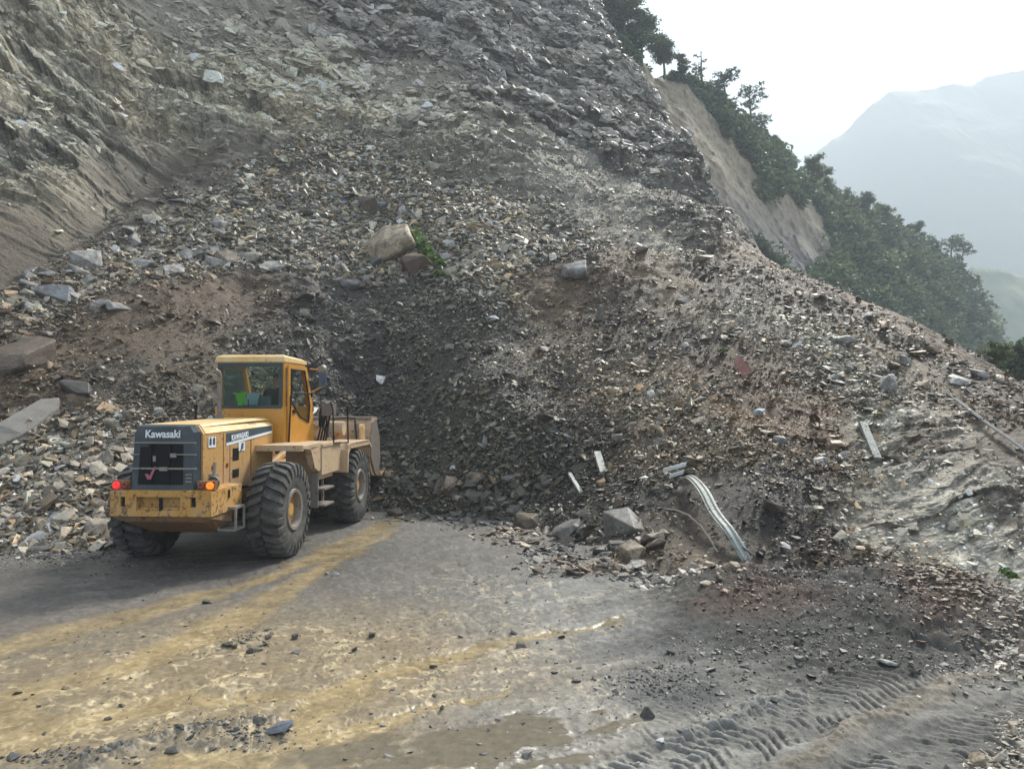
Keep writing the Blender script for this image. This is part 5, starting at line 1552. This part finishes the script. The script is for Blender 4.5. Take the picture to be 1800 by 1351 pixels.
# hi vis vest hung over the left of the seat
bm = bmesh.new()
cloth = []
for i in range(9):
    for j in range(9):
        u, v_ = i / 8, j / 8
        cloth.append(bm.verts.new((-.40 + .20 * u + .02 * math.sin(v_ * 7), 1.68 + .02 * math.sin(u * 9 + v_ * 4) + .01 * v_, 2.46 + .26 * v_ + .03 * u)))
for i in range(8):
    for j in range(8): bm.faces.new((cloth[i * 9 + j], cloth[(i + 1) * 9 + j], cloth[(i + 1) * 9 + j + 1], cloth[i * 9 + j + 1]))
for q in ((-.22, .02, 2.46, 2.50),):
    box(bm, q[0], q[1], 1.67, 1.69, q[2], q[3])
me = bpy.data.meshes.new('vest'); bmesh.ops.solidify(bm, geom=bm.faces[:], thickness=.012); bm.to_mesh(me); bm.free(); me.materials.append(HIVIS)
vo = new_obj('safety_vest', me, label='bright green safety vest hung over the seat in the cab', cat='vest'); vo.matrix_world = Mw
bm = bmesh.new(); box(bm, -.22, .02, 1.655, 1.685, 2.50, 2.72)
for v in bm.verts: v.co.x += (v.co.z - 2.5) * .2
me_o = fin(bm, 'towel', flat_mat('grey blue cloth', (.32, .46, .54), .9), None, .03, label='grey blue cloth draped over the back of the seat', cat='cloth'); me_o.matrix_world = Mw
# ------------------------------------------------------------------ single rocks
def rock_mesh(seed, flat, col, sub=1, n=14):
    lv, lf = hull(seed, n=n, flat=flat)
    bm = bmesh.new()
    vs = [bm.verts.new(p) for p in lv]
    for f in lf: bm.faces.new([vs[i] for i in f])
    bmesh.ops.dissolve_limit(bm, angle_limit=R(14), verts=bm.verts, edges=bm.edges)
    bmesh.ops.bevel(bm, geom=bm.edges[:], offset=.022, segments=1, affect='EDGES', clamp_overlap=True)
    bmesh.ops.triangulate(bm, faces=bm.faces)
    if sub: bmesh.ops.subdivide_edges(bm, edges=bm.edges, cuts=sub + 1, use_grid_fill=True)
    V_ = np.array([v.co[:] for v in bm.verts], np.float32)
    d = .055 * fbm(V_ * 5 + seed, 4, .6, seed) + .02 * fbm(V_ * np.array([3, 3, 16]) + seed, 3, .6, seed + 1)
    for v, dd in zip(bm.verts, d): v.co = v.co * (1 + float(dd))
    me = bpy.data.meshes.new('rock'); bm.to_mesh(me); bm.free()
    cc = np.array(col)[None] * (1 + .25 * fbm(V_ * 4 + seed, 4, .6, seed + 3))[:, None]
    a_ = me.attributes.new('Col', 'FLOAT_COLOR', 'POINT'); d4 = np.ones((len(V_), 4), np.float32); d4[:, :3] = np.clip(cc, .015, .7); a_.data.foreach_set('color', d4.ravel())
    me.materials.append(M_BLOCK); me.shade_flat()
    return me
def put_rock(px, py, wpx, hpx, col, label, seed, road=False, flat=None, rz=None, cat='rock', group=None, tilt=.25, mesh=None, n=14, sunk=.22):
    rr_ = random.Random(seed)
    if road:
        x, y = on_ground(px, py); z = ground_z(x, y); Yd = y; nr = Vector((0, 0, 1))
    else:
        i = hit(px, py); x, y, z = [float(q) for q in V2[i]]; Yd = y; nr = Vector([float(q) for q in NRM[i]])
        nr = (nr + Vector((0, 0, .6))).normalized()
    w_ = wpx / FPX * Yd * 1.08
    asp = hpx / wpx
    fl = flat or (1, .85, min(1.1, asp * 1.15))
    me = mesh or rock_mesh(seed, fl, col, n=n)
    o = bpy.data.objects.new('rock', me)
    q = nr.to_track_quat('Z', 'Y').to_euler()
    q.x += rr_.uniform(-tilt, tilt); q.y += rr_.uniform(-tilt, tilt)
    o.rotation_euler = q
    o.rotation_euler = (Euler(q).to_matrix() @ Matrix.Rotation(rr_.uniform(-.4, .4) if rz is None else rz, 3, 'Z')).to_euler()
    o.scale = (w_,) * 3
    o.location = Vector((x, y, z)) + nr * w_ * fl[2] * (.5 - sunk) * .8
    return link(o, None, label=label, cat=cat, group=group)
GREY, PALE, TAN, BRN, DRK, WHT = (.19,.185,.172), (.30,.295,.28), (.33,.265,.185), (.15,.115,.085), (.08,.076,.070), (.44,.425,.39)
NR_ = [
 (735,474,60,40,(.12,.075,.05),'dark brown squared block against the lower right of the tan boulder',90),(672,470,40,26,(.16,.17,.17),'grey block tucked under the left of the tan boulder',91),
 (690,446,112,56,(.42,.34,.24),'largest tan boulder half buried beside the green bush',1),(95,525,66,40,(.27,.28,.29),'smooth bluish grey boulder high on the left rubble band',2),
 (150,463,56,34,PALE,'pale grey boulder above the bluish grey one',3),(1092,934,104,46,GREY,'big flat faced grey block in the rock heap at the foot of the slope',4),
 (925,946,62,42,BRN,'rounded brown rock at the left tip of the roadside rock heap',5),(1002,936,70,30,(.24,.23,.21),'long grey slab leaning left of the big grey block',6),
 (1112,978,44,30,TAN,'tan block right under the big grey block',7),(1034,1001,36,16,TAN,'small tan rock at the lowest edge of the heap',8),(1118,995,44,13,WHT,'white slab edge under the tan block',9),
 (985,985,50,24,BRN,'brown rock at the bottom left of the heap',10),(1060,975,56,22,DRK,'dark slab squeezed under the big grey block',11),(960,970,30,18,BRN,'small brown rock left of the heap bottom',12),
 (790,858,40,28,(.33,.24,.19),'pinkish tan wedge shaped rock at the toe of the dark scoop',13),(850,780,24,38,PALE,'pale upright stone standing in the dark gravel fan',14),(1145,698,15,13,(.65,.64,.62),'brightest white stone in the middle of the slope',15),
 (1088,777,24,20,PALE,'light round stone above the broken marker post',16),(1572,684,48,42,(.50,.49,.48),'big white angular boulder high on the right slope',17),(1545,668,30,16,PALE,'pale rock next to the white angular boulder',18),
 (1484,606,42,22,PALE,'light grey flat boulder on the upper right slope',19),(1382,605,22,14,WHT,'small white wedge on the upper right scree',20),(1010,486,56,26,PALE,'pale leaning slab high in the middle of the slope',21),
 (560,62,44,18,WHT,'long white rock on the upper rock face',22),(594,72,34,18,(.55,.52,.44),'cream rock beside the long white one on the rock face',23),(672,14,44,10,WHT,'white streaky rock close to the top edge',24),
 (45,632,130,52,BRN,'large brown ledge block jutting out at the left edge',25),(50,598,56,22,TAN,'tan rock sitting on the brown ledge block',26),(135,690,60,34,DRK,'dark block between the ledge and the concrete slab',27),
 (108,916,64,26,(.26,.27,.28),'wet blue grey slab near the bottom left rubble',28),(165,940,66,28,(.31,.27,.22),'buff slab left of the loader rear wheel',29),(30,958,52,14,TAN,'thin tan slab at the foot of the left rubble',30),(25,922,46,24,(.30,.27,.24),'buff rock at the left edge above the thin tan slab',31),
 (866,562,26,12,(.42,.45,.46),'small bluish white stone right of the dark scoop',32),(937,553,16,18,(.50,.42,.26),'small yellowish stone right of the bluish white one',33),(1200,532,30,14,GREY,'grey rock above the rust brown patch',34),
 (1682,676,44,14,WHT,'long pale stone near the crest at the far right',35),(1715,664,38,15,PALE,'pale slanting slab on the right crest',36),(1128,450,24,18,BRN,'brown lump high on the slope under the dark bedrock',37),
 (1240,452,40,18,TAN,'tan rock just under the edge of the dark bedrock',38),(652,370,38,40,(.15,.125,.10),'brown upright rock above the tan boulder',39),(525,517,60,18,DRK,'dark slab over the shadowed edge of the dug face',40),
 (610,495,54,16,(.2,.2,.2),'grey slab at the lip of the dug face left of the tan boulder',41),(440,455,48,16,(.3,.27,.22),'buff flat rock in the rubble above the dug face',42),(395,463,44,28,(.27,.22,.17),'tan tilted rock left of the buff flat one',43),(305,478,40,18,WHT,'white rock in the rubble band over the loader',44),
 (480,470,44,12,PALE,'pale thin slab in the rubble band over the loader',45),(1590,640,26,16,GREY,'grey block below the brown crest on the right',46),(1335,728,20,14,(.32,.36,.40),'blue grey stone in the rust brown patch',47),
 (1440,815,30,14,WHT,'white slab above the dark hollow',48),(1478,805,26,14,PALE,'pale stone beside the broken rail post',49),(1370,780,28,16,(.33,.36,.38),'bluish stone under the rust brown patch',50),(1625,560+120,30,12,TAN,'tan slab beneath the right crest',51),
 (905,916,26,12,PALE,'pale stone at the toe left of the heap',52),(830,905,22,10,GREY,'flat grey stone at the toe of the slope',53),(1245,1000,30,18,TAN,'tan stone below the end of the bent guard rail',54),(1540,1022,44,12,WHT,'white slab at the foot of the muddy bank',55),
 (1500,1022,36,12,TAN,'tan slab left of the white slab at the bank',56),(1730,1035,52,16,(.44,.40,.33),'cream slab at the foot of the right bank',57),
]
for px, py, w__, h__, c__, lb, sd0 in NR_: put_rock(px, py, w__, h__, c__, lb, 1000 + sd0, group=None, sunk=.3)
RD_ = [
 (402,1135,24,9,DRK,'thin dark stone on the road, left of a small cluster'),(415,1138,14,8,DRK,'small dark stone touching the thin one on the road'),(447,1142,30,10,DRK,'flat dark stone lowest in the road cluster'),
 (465,1131,14,8,BRN,'brown pebble in the middle of the road cluster'),(522,1121,24,12,DRK,'dark oblong stone right of the road cluster'),(365,1058,20,9,DRK,'dark stone lying between the two ochre streams'),
 (588,1012,16,8,PALE,'pale stone on the road below the front wheel'),(655,1118,16,10,DRK,'dark stone alone in the middle of the road'),(1137,1254,30,26,DRK,'dark lump by the brown puddle'),
 (492,1287,46,15,(.13,.15,.18),'wet bluish flat stone in the ochre mud'),(455,1275,28,8,DRK,'thin dark shard above the wet bluish stone'),(31,1213,16,8,DRK,'dark stone in the ochre stream at the left edge'),
 (115,1206,14,7,BRN,'brown pebble in the ochre stream'),(216,1237,14,7,DRK,'dark pebble under the ochre stream'),(190,1260,14,7,BRN,'brown pebble low on the left road'),(303,1316,30,9,DRK,'dark shard in the muck ridge'),
 (762,1171,16,8,DRK,'dark pebble under the middle ochre stream'),(905,1112,20,8,DRK,'dark stone where two runnels meet'),(915,1138,28,12,DRK,'dark clod right of the meeting runnels'),(1250,1178,22,7,WHT,'white shard on the dark gravel patch'),
 (1560,1177,30,8,WHT,'white shard beside the dark heap'),(1720,1335,44,26,TAN,'tan stone at the bottom right corner'),(1755,1330,36,24,(.46,.41,.33),'cream stone at the bottom right corner'),(1780,1273,22,12,TAN,'tan stone by the right edge in the wheel track'),
 (575,1010,12,6,GREY,'grey pebble beside the pale stone below the front wheel'),(695,905,36,16,BRN,'brown clod at the head of the ochre stream'),(1290,1065,30,14,TAN,'tan stone on the left of the dark heap'),(1240,1075,26,12,TAN,'tan stone lowest on the brown heap'),
]
for k, (px, py, w__, h__, c__, lb) in enumerate(RD_): put_rock(px, py, w__, h__, c__, lb, 2000 + k, road=True, cat='stone', sunk=.3)
# the larger stones of each zone
ZG = [  # polygon-free sampling boxes: centre, spread, count, size range, colours, label
 ((110,860,110,70),40,(22,52),((.29,.26,.22),(.24,.23,.22),(.34,.29,.23)),'buff grey slab in the coarse rubble left of the loader','slabs in the coarse rubble left of the loader'),
 ((60,500,90,60),16,(22,46),((.27,.26,.25),(.22,.2,.18)),'grey slab in the left end of the upper rubble band','slabs at the left end of the upper rubble band'),
 ((330,440,150,50),30,(20,44),((.27,.26,.25),(.22,.20,.18),(.34,.31,.26)),'grey brown slab in the rubble band above the loader','slabs in the rubble band above the loader'),
 ((560,360,160,80),26,(16,34),((.24,.24,.24),(.2,.19,.18)),'grey stone in the high rubble fan below the rock nose','stones in the high rubble fan'),
 ((820,440,110,50),20,(16,32),((.24,.24,.24),(.28,.26,.22)),'grey stone right of the tan boulder on the rubble fan','stones right of the tan boulder'),
 ((1040,960,85,45),34,(22,50),((.17,.15,.13),(.13,.12,.11),(.22,.18,.14)),'brown grey angular block in the roadside heap','blocks in the roadside heap'),
 ((820,860,110,40),22,(14,34),((.13,.12,.11),(.17,.16,.15)),'dark slate stone at the toe of the dug gravel','stones at the toe of the dug gravel'),
 ((1120,700,140,100),24,(12,26),((.24,.22,.2),(.30,.29,.27)),'grey chip on the middle of the gravel slope','chips on the middle of the slope'),
 ((1450,640,170,80),22,(12,28),((.28,.27,.25),(.22,.19,.16)),'light chip on the upper right slope','chips on the upper right slope'),
]
LMK = [(695,440,'the tan boulder'),(95,525,'the bluish grey boulder'),(150,463,'the pale grey boulder'),(1092,925,'the big grey block'),(925,946,'the rounded brown rock'),(790,858,'the pinkish wedge rock'),
 (1145,698,'the brightest white stone'),(1060,815,'the broken marker post'),(1572,684,'the white angular boulder'),(1484,606,'the light flat boulder'),(1010,486,'the pale leaning slab'),(45,632,'the brown ledge block'),
 (50,760,'the concrete slab'),(108,916,'the wet blue grey slab'),(165,940,'the buff slab by the wheel'),(1240,910,'the bent guard rail'),(1308,650,'the dark red sheet'),(590,347,'the blue scrap'),(560,62,'the long white rock'),
 (440,455,'the buff flat rock'),(395,463,'the tan tilted rock'),(305,478,'the white rock above the loader'),(610,495,'the lip slab'),(525,517,'the dark lip slab'),(1530,780,'the short steel post'),(660,780,'the loader bucket'),
 (460,625,'the cab roof'),(1088,777,'the light round stone'),(850,780,'the upright pale stone'),(866,562,'the bluish white stone'),(1240,452,'the tan rock under the bedrock'),(1112,978,'the tan block'),(240,740,'the loader grille'),
 (750,450,'the green bush'),(200,850,'the red tail light'),(135,690,'the dark ledge side block'),(1720,740,'the long thin rail')]
USED = set()
def auto_label(px, py, kind):
    L_ = sorted(LMK, key=lambda l: (l[0] - px) ** 2 + (l[1] - py) ** 2)
    def rel(l):
        dx, dy = px - l[0], py - l[1]; d = math.hypot(dx, dy)
        far_ = 'just ' if d < 45 else ('' if d < 95 else 'well ')
        if abs(dx) > 2.2 * abs(dy): w = 'right of ' if dx > 0 else 'left of '
        elif abs(dy) > 2.2 * abs(dx): w = 'below ' if dy > 0 else 'above '
        else: w = ('below and ' if dy > 0 else 'above and ') + ('right of ' if dx > 0 else 'left of ')
        return far_ + w + l[2]
    for l in L_[:3]:
        t_ = kind + ' ' + rel(l)
        if t_ not in USED: USED.add(t_); return t_
    t_ = kind + ' between ' + L_[0][2] + ' and ' + L_[1][2]
    if t_ not in USED and len(t_.split()) <= 16: USED.add(t_); return t_
    return None
kk = 0
for (cx_, cy_, sx_, sy_), n_r, (s0, s1_), cols_, lb, gp in ZG:
    flatz = [random.uniform(.22, .5) for _ in range(5)]
    protos = [rock_mesh(4000 + kk * 10 + j, (1, random.uniform(.6, .95), flatz[j]), cols_[j % len(cols_)], sub=0) for j in range(5)]
    kk += 1
    for j in range(n_r):
        px = random.gauss(cx_, sx_ * .6); py = random.gauss(cy_, sy_ * .6)
        if px < 8 or (180 < px < 680 and 610 < py < 990): continue
        w__ = random.uniform(s0, s1_) if random.random() < .8 else s1_
        c_ = cols_[(j % 5) % len(cols_)]; lum_ = sum(c_) / 3; warm_ = c_[0] / c_[2]
        kind = ('large ' if w__ > s0 + .72 * (s1_ - s0) else 'small ' if w__ < s0 + .3 * (s1_ - s0) else '') + ('dark ' if lum_ < .15 else 'light ' if lum_ > .26 else '') + ('brown' if warm_ > 1.3 else 'buff' if warm_ > 1.15 else 'grey') + (' slab' if flatz[j % 5] < .34 else ' block')
        lb = auto_label(px, py, kind)
        if lb is None: continue
        put_rock(px, py, w__, w__ * .4, None, lb, 5000 + kk * 100 + j, mesh=protos[j % 5], flat=(1, .8, .35), rz=random.uniform(0, 6), group=gp, tilt=.45, sunk=.28)

# ------------------------------------------------------------------ torn guard rail, posts, slab, cable, sheet
GALV = paint('galvanised steel', (.27, .295, .275), .35, (.20, .18, .15), .6, metal=.2, rust=.5)
GALVD = paint('dull galvanised steel', (.15, .165, .17), .45, (.13, .11, .09), .65, metal=0, rust=.4)
CONC = paint('weathered concrete', (.27, .26, .235), .8, (.18, .15, .12), .85, scale=4)
WCONC = paint('white painted concrete', (.60, .59, .52), .4, (.35, .32, .27), .7, scale=6)
def sp(px, py, up=0.0, dy=0.0):
    i = hit(px, py); p = Vector([float(q) for q in V2[i]]); n_ = Vector([float(q) for q in NRM[i]])
    return p + n_ * up
def wbeam(name, pts, wid, mat, twist=0.0, thick=.012, parent=None, **k):
    P_ = [Vector(p) for p in pts]
    # resample smoothly
    S = []
    for i in range(len(P_) - 1):
        p0 = P_[max(i - 1, 0)]; p1 = P_[i]; p2 = P_[i + 1]; p3 = P_[min(i + 2, len(P_) - 1)]
        for t_ in np.linspace(0, 1, 8, endpoint=False):
            S.append(.5 * ((2 * p1) + (p2 - p0) * t_ + (2 * p0 - 5 * p1 + 4 * p2 - p3) * t_ ** 2 + (3 * p1 - p0 - 3 * p2 + p3) * t_ ** 3))
    S.append(P_[-1])
    prof = [(-.5, .0), (-.42, .0), (-.32, .13), (-.2, .14), (-.06, .03), (.06, .03), (.2, .14), (.32, .13), (.42, 0), (.5, 0)]
    bm = bmesh.new(); rings = []
    for i, p in enumerate(S):
        d = (S[min(i + 1, len(S) - 1)] - S[max(i - 1, 0)]).normalized()
        side_ = d.cross(Vector((0, -.85, .5))).normalized()
        nrm = side_.cross(d).normalized()
        a_ = twist * i / len(S)
        s2_ = side_ * math.cos(a_) + nrm * math.sin(a_); n2_ = nrm * math.cos(a_) - side_ * math.sin(a_)
        if n2_.y > 0: pass
        rings.append([bm.verts.new(p + s2_ * u * wid + n2_ * v_ * wid) for u, v_ in prof] + [bm.verts.new(p + s2_ * u * wid + n2_ * (v_ * wid - thick)) for u, v_ in prof[::-1]])
    n = len(rings[0])
    for i in range(len(rings) - 1):
        for q in range(n): bm.faces.new((rings[i][q], rings[i][(q + 1) % n], rings[i + 1][(q + 1) % n], rings[i + 1][q]))
    for rg_, fl in ((rings[0], 1), (rings[-1], -1)):
        for q in range(9):
            bm.faces.new([rg_[q], rg_[q + 1], rg_[n - 2 - q], rg_[n - 1 - q]][::fl])
    return fin(bm, name, mat, parent, 0, True, **k)
gr0 = empty('guard_rail', sp(1310, 978), label='bent galvanised guard rail sticking out of the mud bank', cat='guard rail')
loc0 = gr0.location.copy()
pts = [sp(1206, 850, .14), sp(1222, 862, .26), sp(1244, 890, .32), sp(1262, 925, .27), sp(1287, 957, .20), sp(1314, 984, -.02)]
wb = wbeam('rail_beam', [p - loc0 for p in pts], .20, GALV, twist=.35, parent=gr0)
bm = bmesh.new()
for k, (a_, b_) in enumerate((((1170, 848, .22), (1212, 848, .34)), ((1180, 858, .20), (1208, 859, .30)))):
    p = sp(*a_) - loc0; q = sp(*b_) - loc0; up_ = Vector((.01, -.06, .09)) * .8
    vs = [bm.verts.new(v) for v in (p, q, q + up_, p + up_)]
    vs2 = [bm.verts.new(v.co + Vector((0, .02, .005))) for v in vs]
    bm.faces.new(vs); bm.faces.new(vs2[::-1])
    for i in range(4): bm.faces.new((vs[i], vs2[i], vs2[(i + 1) % 4], vs[(i + 1) % 4]))
fin(bm, 'end_piece', flat_mat('bright bare metal', (.72, .76, .78), .35), gr0, .004)
p1 = sp(1668, 700, .10); p2 = sp(1730, 748, .14); p3 = sp(1800, 800, .12)
wbeam('guard_rail', [p1, p2, p3, sp(1860, 850, .1)], .10, GALVD, .3, label='long thin dark rail lying down the right slope to the photo edge', cat='guard rail')
def plank(name, pa, pb, wid, th, mat, **k):
    pa, pb = Vector(pa), Vector(pb); d = pb - pa; L = d.length
    bm = bmesh.new(); box(bm, 0, L, -wid / 2, wid / 2, -th / 2, th / 2)
    o = fin(bm, name, mat, None, min(.02, th * .15), **k)
    x_ = d.normalized(); z_ = Vector((0, -.5, .85)); y_ = z_.cross(x_).normalized(); z_ = x_.cross(y_)
    m = Matrix((x_, y_, z_)).transposed().to_4x4(); m.translation = pa
    o.matrix_world = m
    return o
plank('rail_post', sp(1513, 755, .08), sp(1545, 806, .05), .13, .08, GALV, label='shiny short steel post lying above the grey bedrock', cat='post')
plank('marker_post', sp(1054, 803, .10), sp(1063, 832, .02), .14, .12, WCONC, label='broken white concrete marker post poking from the gravel', cat='post')
plank('plank', sp(1005, 838, .10), sp(1022, 868, .03), .07, .06, WCONC, label='thin pale stick like post left of the roadside heap', cat='post')
# slab broken off the road at the left
bm = bmesh.new()
c_ = [sp(-30, 800, .12), sp(40, 770, .14), sp(100, 722, .14), sp(104, 707, .16), sp(70, 712, .25), sp(0, 760, .25), sp(-40, 775, .25)]
top = [bm.verts.new(p) for p in c_]; bot = [bm.verts.new(p + Vector((.03, .10, -.22))) for p in c_]
bm.faces.new(top); bm.faces.new(bot[::-1])
for i in range(len(c_)): bm.faces.new((top[i], bot[i], bot[(i + 1) % len(c_)], top[(i + 1) % len(c_)]))
fin(bm, 'concrete_slab', CONC, None, .02, label='long light grey concrete slab tilted in the rubble at the left edge', cat='slab')
# cable arching out of the bank
bm = bmesh.new(); cb = [sp(1168, 896, .03), sp(1190, 905, .10), sp(1213, 918, .14), sp(1235, 938, .12), sp(1252, 958, .06), sp(1262, 972, -.02)]
tube(bm, cb, [.016] * 6, 6); fin(bm, 'cable', paint('muddy cable', (.32, .27, .22), .4), None, 0, True, label='muddy cable arching over the bank left of the bent guard rail', cat='cable')
# red metal sheet
bm = bmesh.new(); q = [sp(1291, 637, .12), sp(1303, 634, .16), sp(1325, 662, .12), sp(1308, 664, .05), sp(1295, 655, .05)]
a_ = [bm.verts.new(p) for p in q]; b_ = [bm.verts.new(p + Vector((0, .03, -.02))) for p in q]; bm.faces.new(a_); bm.faces.new(b_[::-1])
for i in range(5): bm.faces.new((a_[i], b_[i], b_[(i + 1) % 5], a_[(i + 1) % 5]))
fin(bm, 'metal_sheet', flat_mat('red oxide sheet', (.12, .03, .02), .7), None, .004, label='dark red scrap sheet lying on the slope', cat='scrap')
bm = bmesh.new(); q = [sp(568, 338, .1), sp(590, 345, .12), sp(612, 356, .1), sp(596, 360, .06), sp(570, 352, .05)]
a_ = [bm.verts.new(p) for p in q]; b_ = [bm.verts.new(p + Vector((0, .03, -.02))) for p in q]; bm.faces.new(a_); bm.faces.new(b_[::-1])
for i in range(5): bm.faces.new((a_[i], b_[i], b_[(i + 1) % 5], a_[(i + 1) % 5]))
fin(bm, 'plastic_scrap', flat_mat('faded blue plastic', (.10, .15, .24), .5), None, .004, label='faded blue scrap in the high rubble', cat='scrap')

# ------------------------------------------------------------------ green bush by the tan boulder, little plants
def plant(name, spots, label, cat, mat, size, seed, n=60, group=None, hgt=.4):
    base = sp(*spots[0][:2]); rn = np.random.default_rng(seed)
    o = empty(name, base, label=label, cat=cat, group=group)
    C_, S_, T_ = [], [], []; bm = bmesh.new()
    for (px, py, rpx) in spots:
        c = sp(px, py, .05) - base; r0 = rpx / FPX * base.y
        for _ in range(4):
            tip = c + Vector((random.uniform(-1, 1), random.uniform(-.8, .2), random.uniform(.3, 1.1))) * r0
            tube(bm, [c, c.lerp(tip, .5) + Vector((0, -.03, .03)), tip], [.012, .008, .003], 4)
        q = rn.normal(0, 1, (n, 3)); q /= np.linalg.norm(q, axis=1, keepdims=True); q *= rn.uniform(.2, 1, (n, 1)) * r0; q[:, 2] = np.abs(q[:, 2]) * hgt * 2
        C_.append(np.array(c) + q + np.array([0, -.05, .02])); T_.append(np.clip(rn.normal(.5, .3, n), 0, 1))
    C_ = np.concatenate(C_); me = leaves_mesh('leaves', C_, rn.uniform(.6, 1.4, len(C_)) * size, np.concatenate(T_), mat, seed)
    new_obj('leaves', me, o); fin(bm, 'stem', M_BARK, o, 0)
plant('bush', [(712,412,14),(728,420,22),(742,436,20),(752,448,16),(735,430,18),(765,458,14),(775,470,14),(772,488,10)], 'fresh green uprooted bush lying over the tan boulder', 'bush', M_LEAFB, .13, 5, 90)
plant('small_plant', [(1762,1012,12),(1772,1020,9)], 'small yellow green plant at the foot of the right bank', 'plant', M_LEAFB, .05, 6, 60)
plant('small_plant', [(676,408,7)], 'tiny green sprig left of the bush', 'plant', M_LEAFB, .10, 7, 14)
plant('small_plant', [(1270,620,10)], 'low olive tuft beside the dark red sheet', 'plant', M_OLIVE, .10, 8, 40)
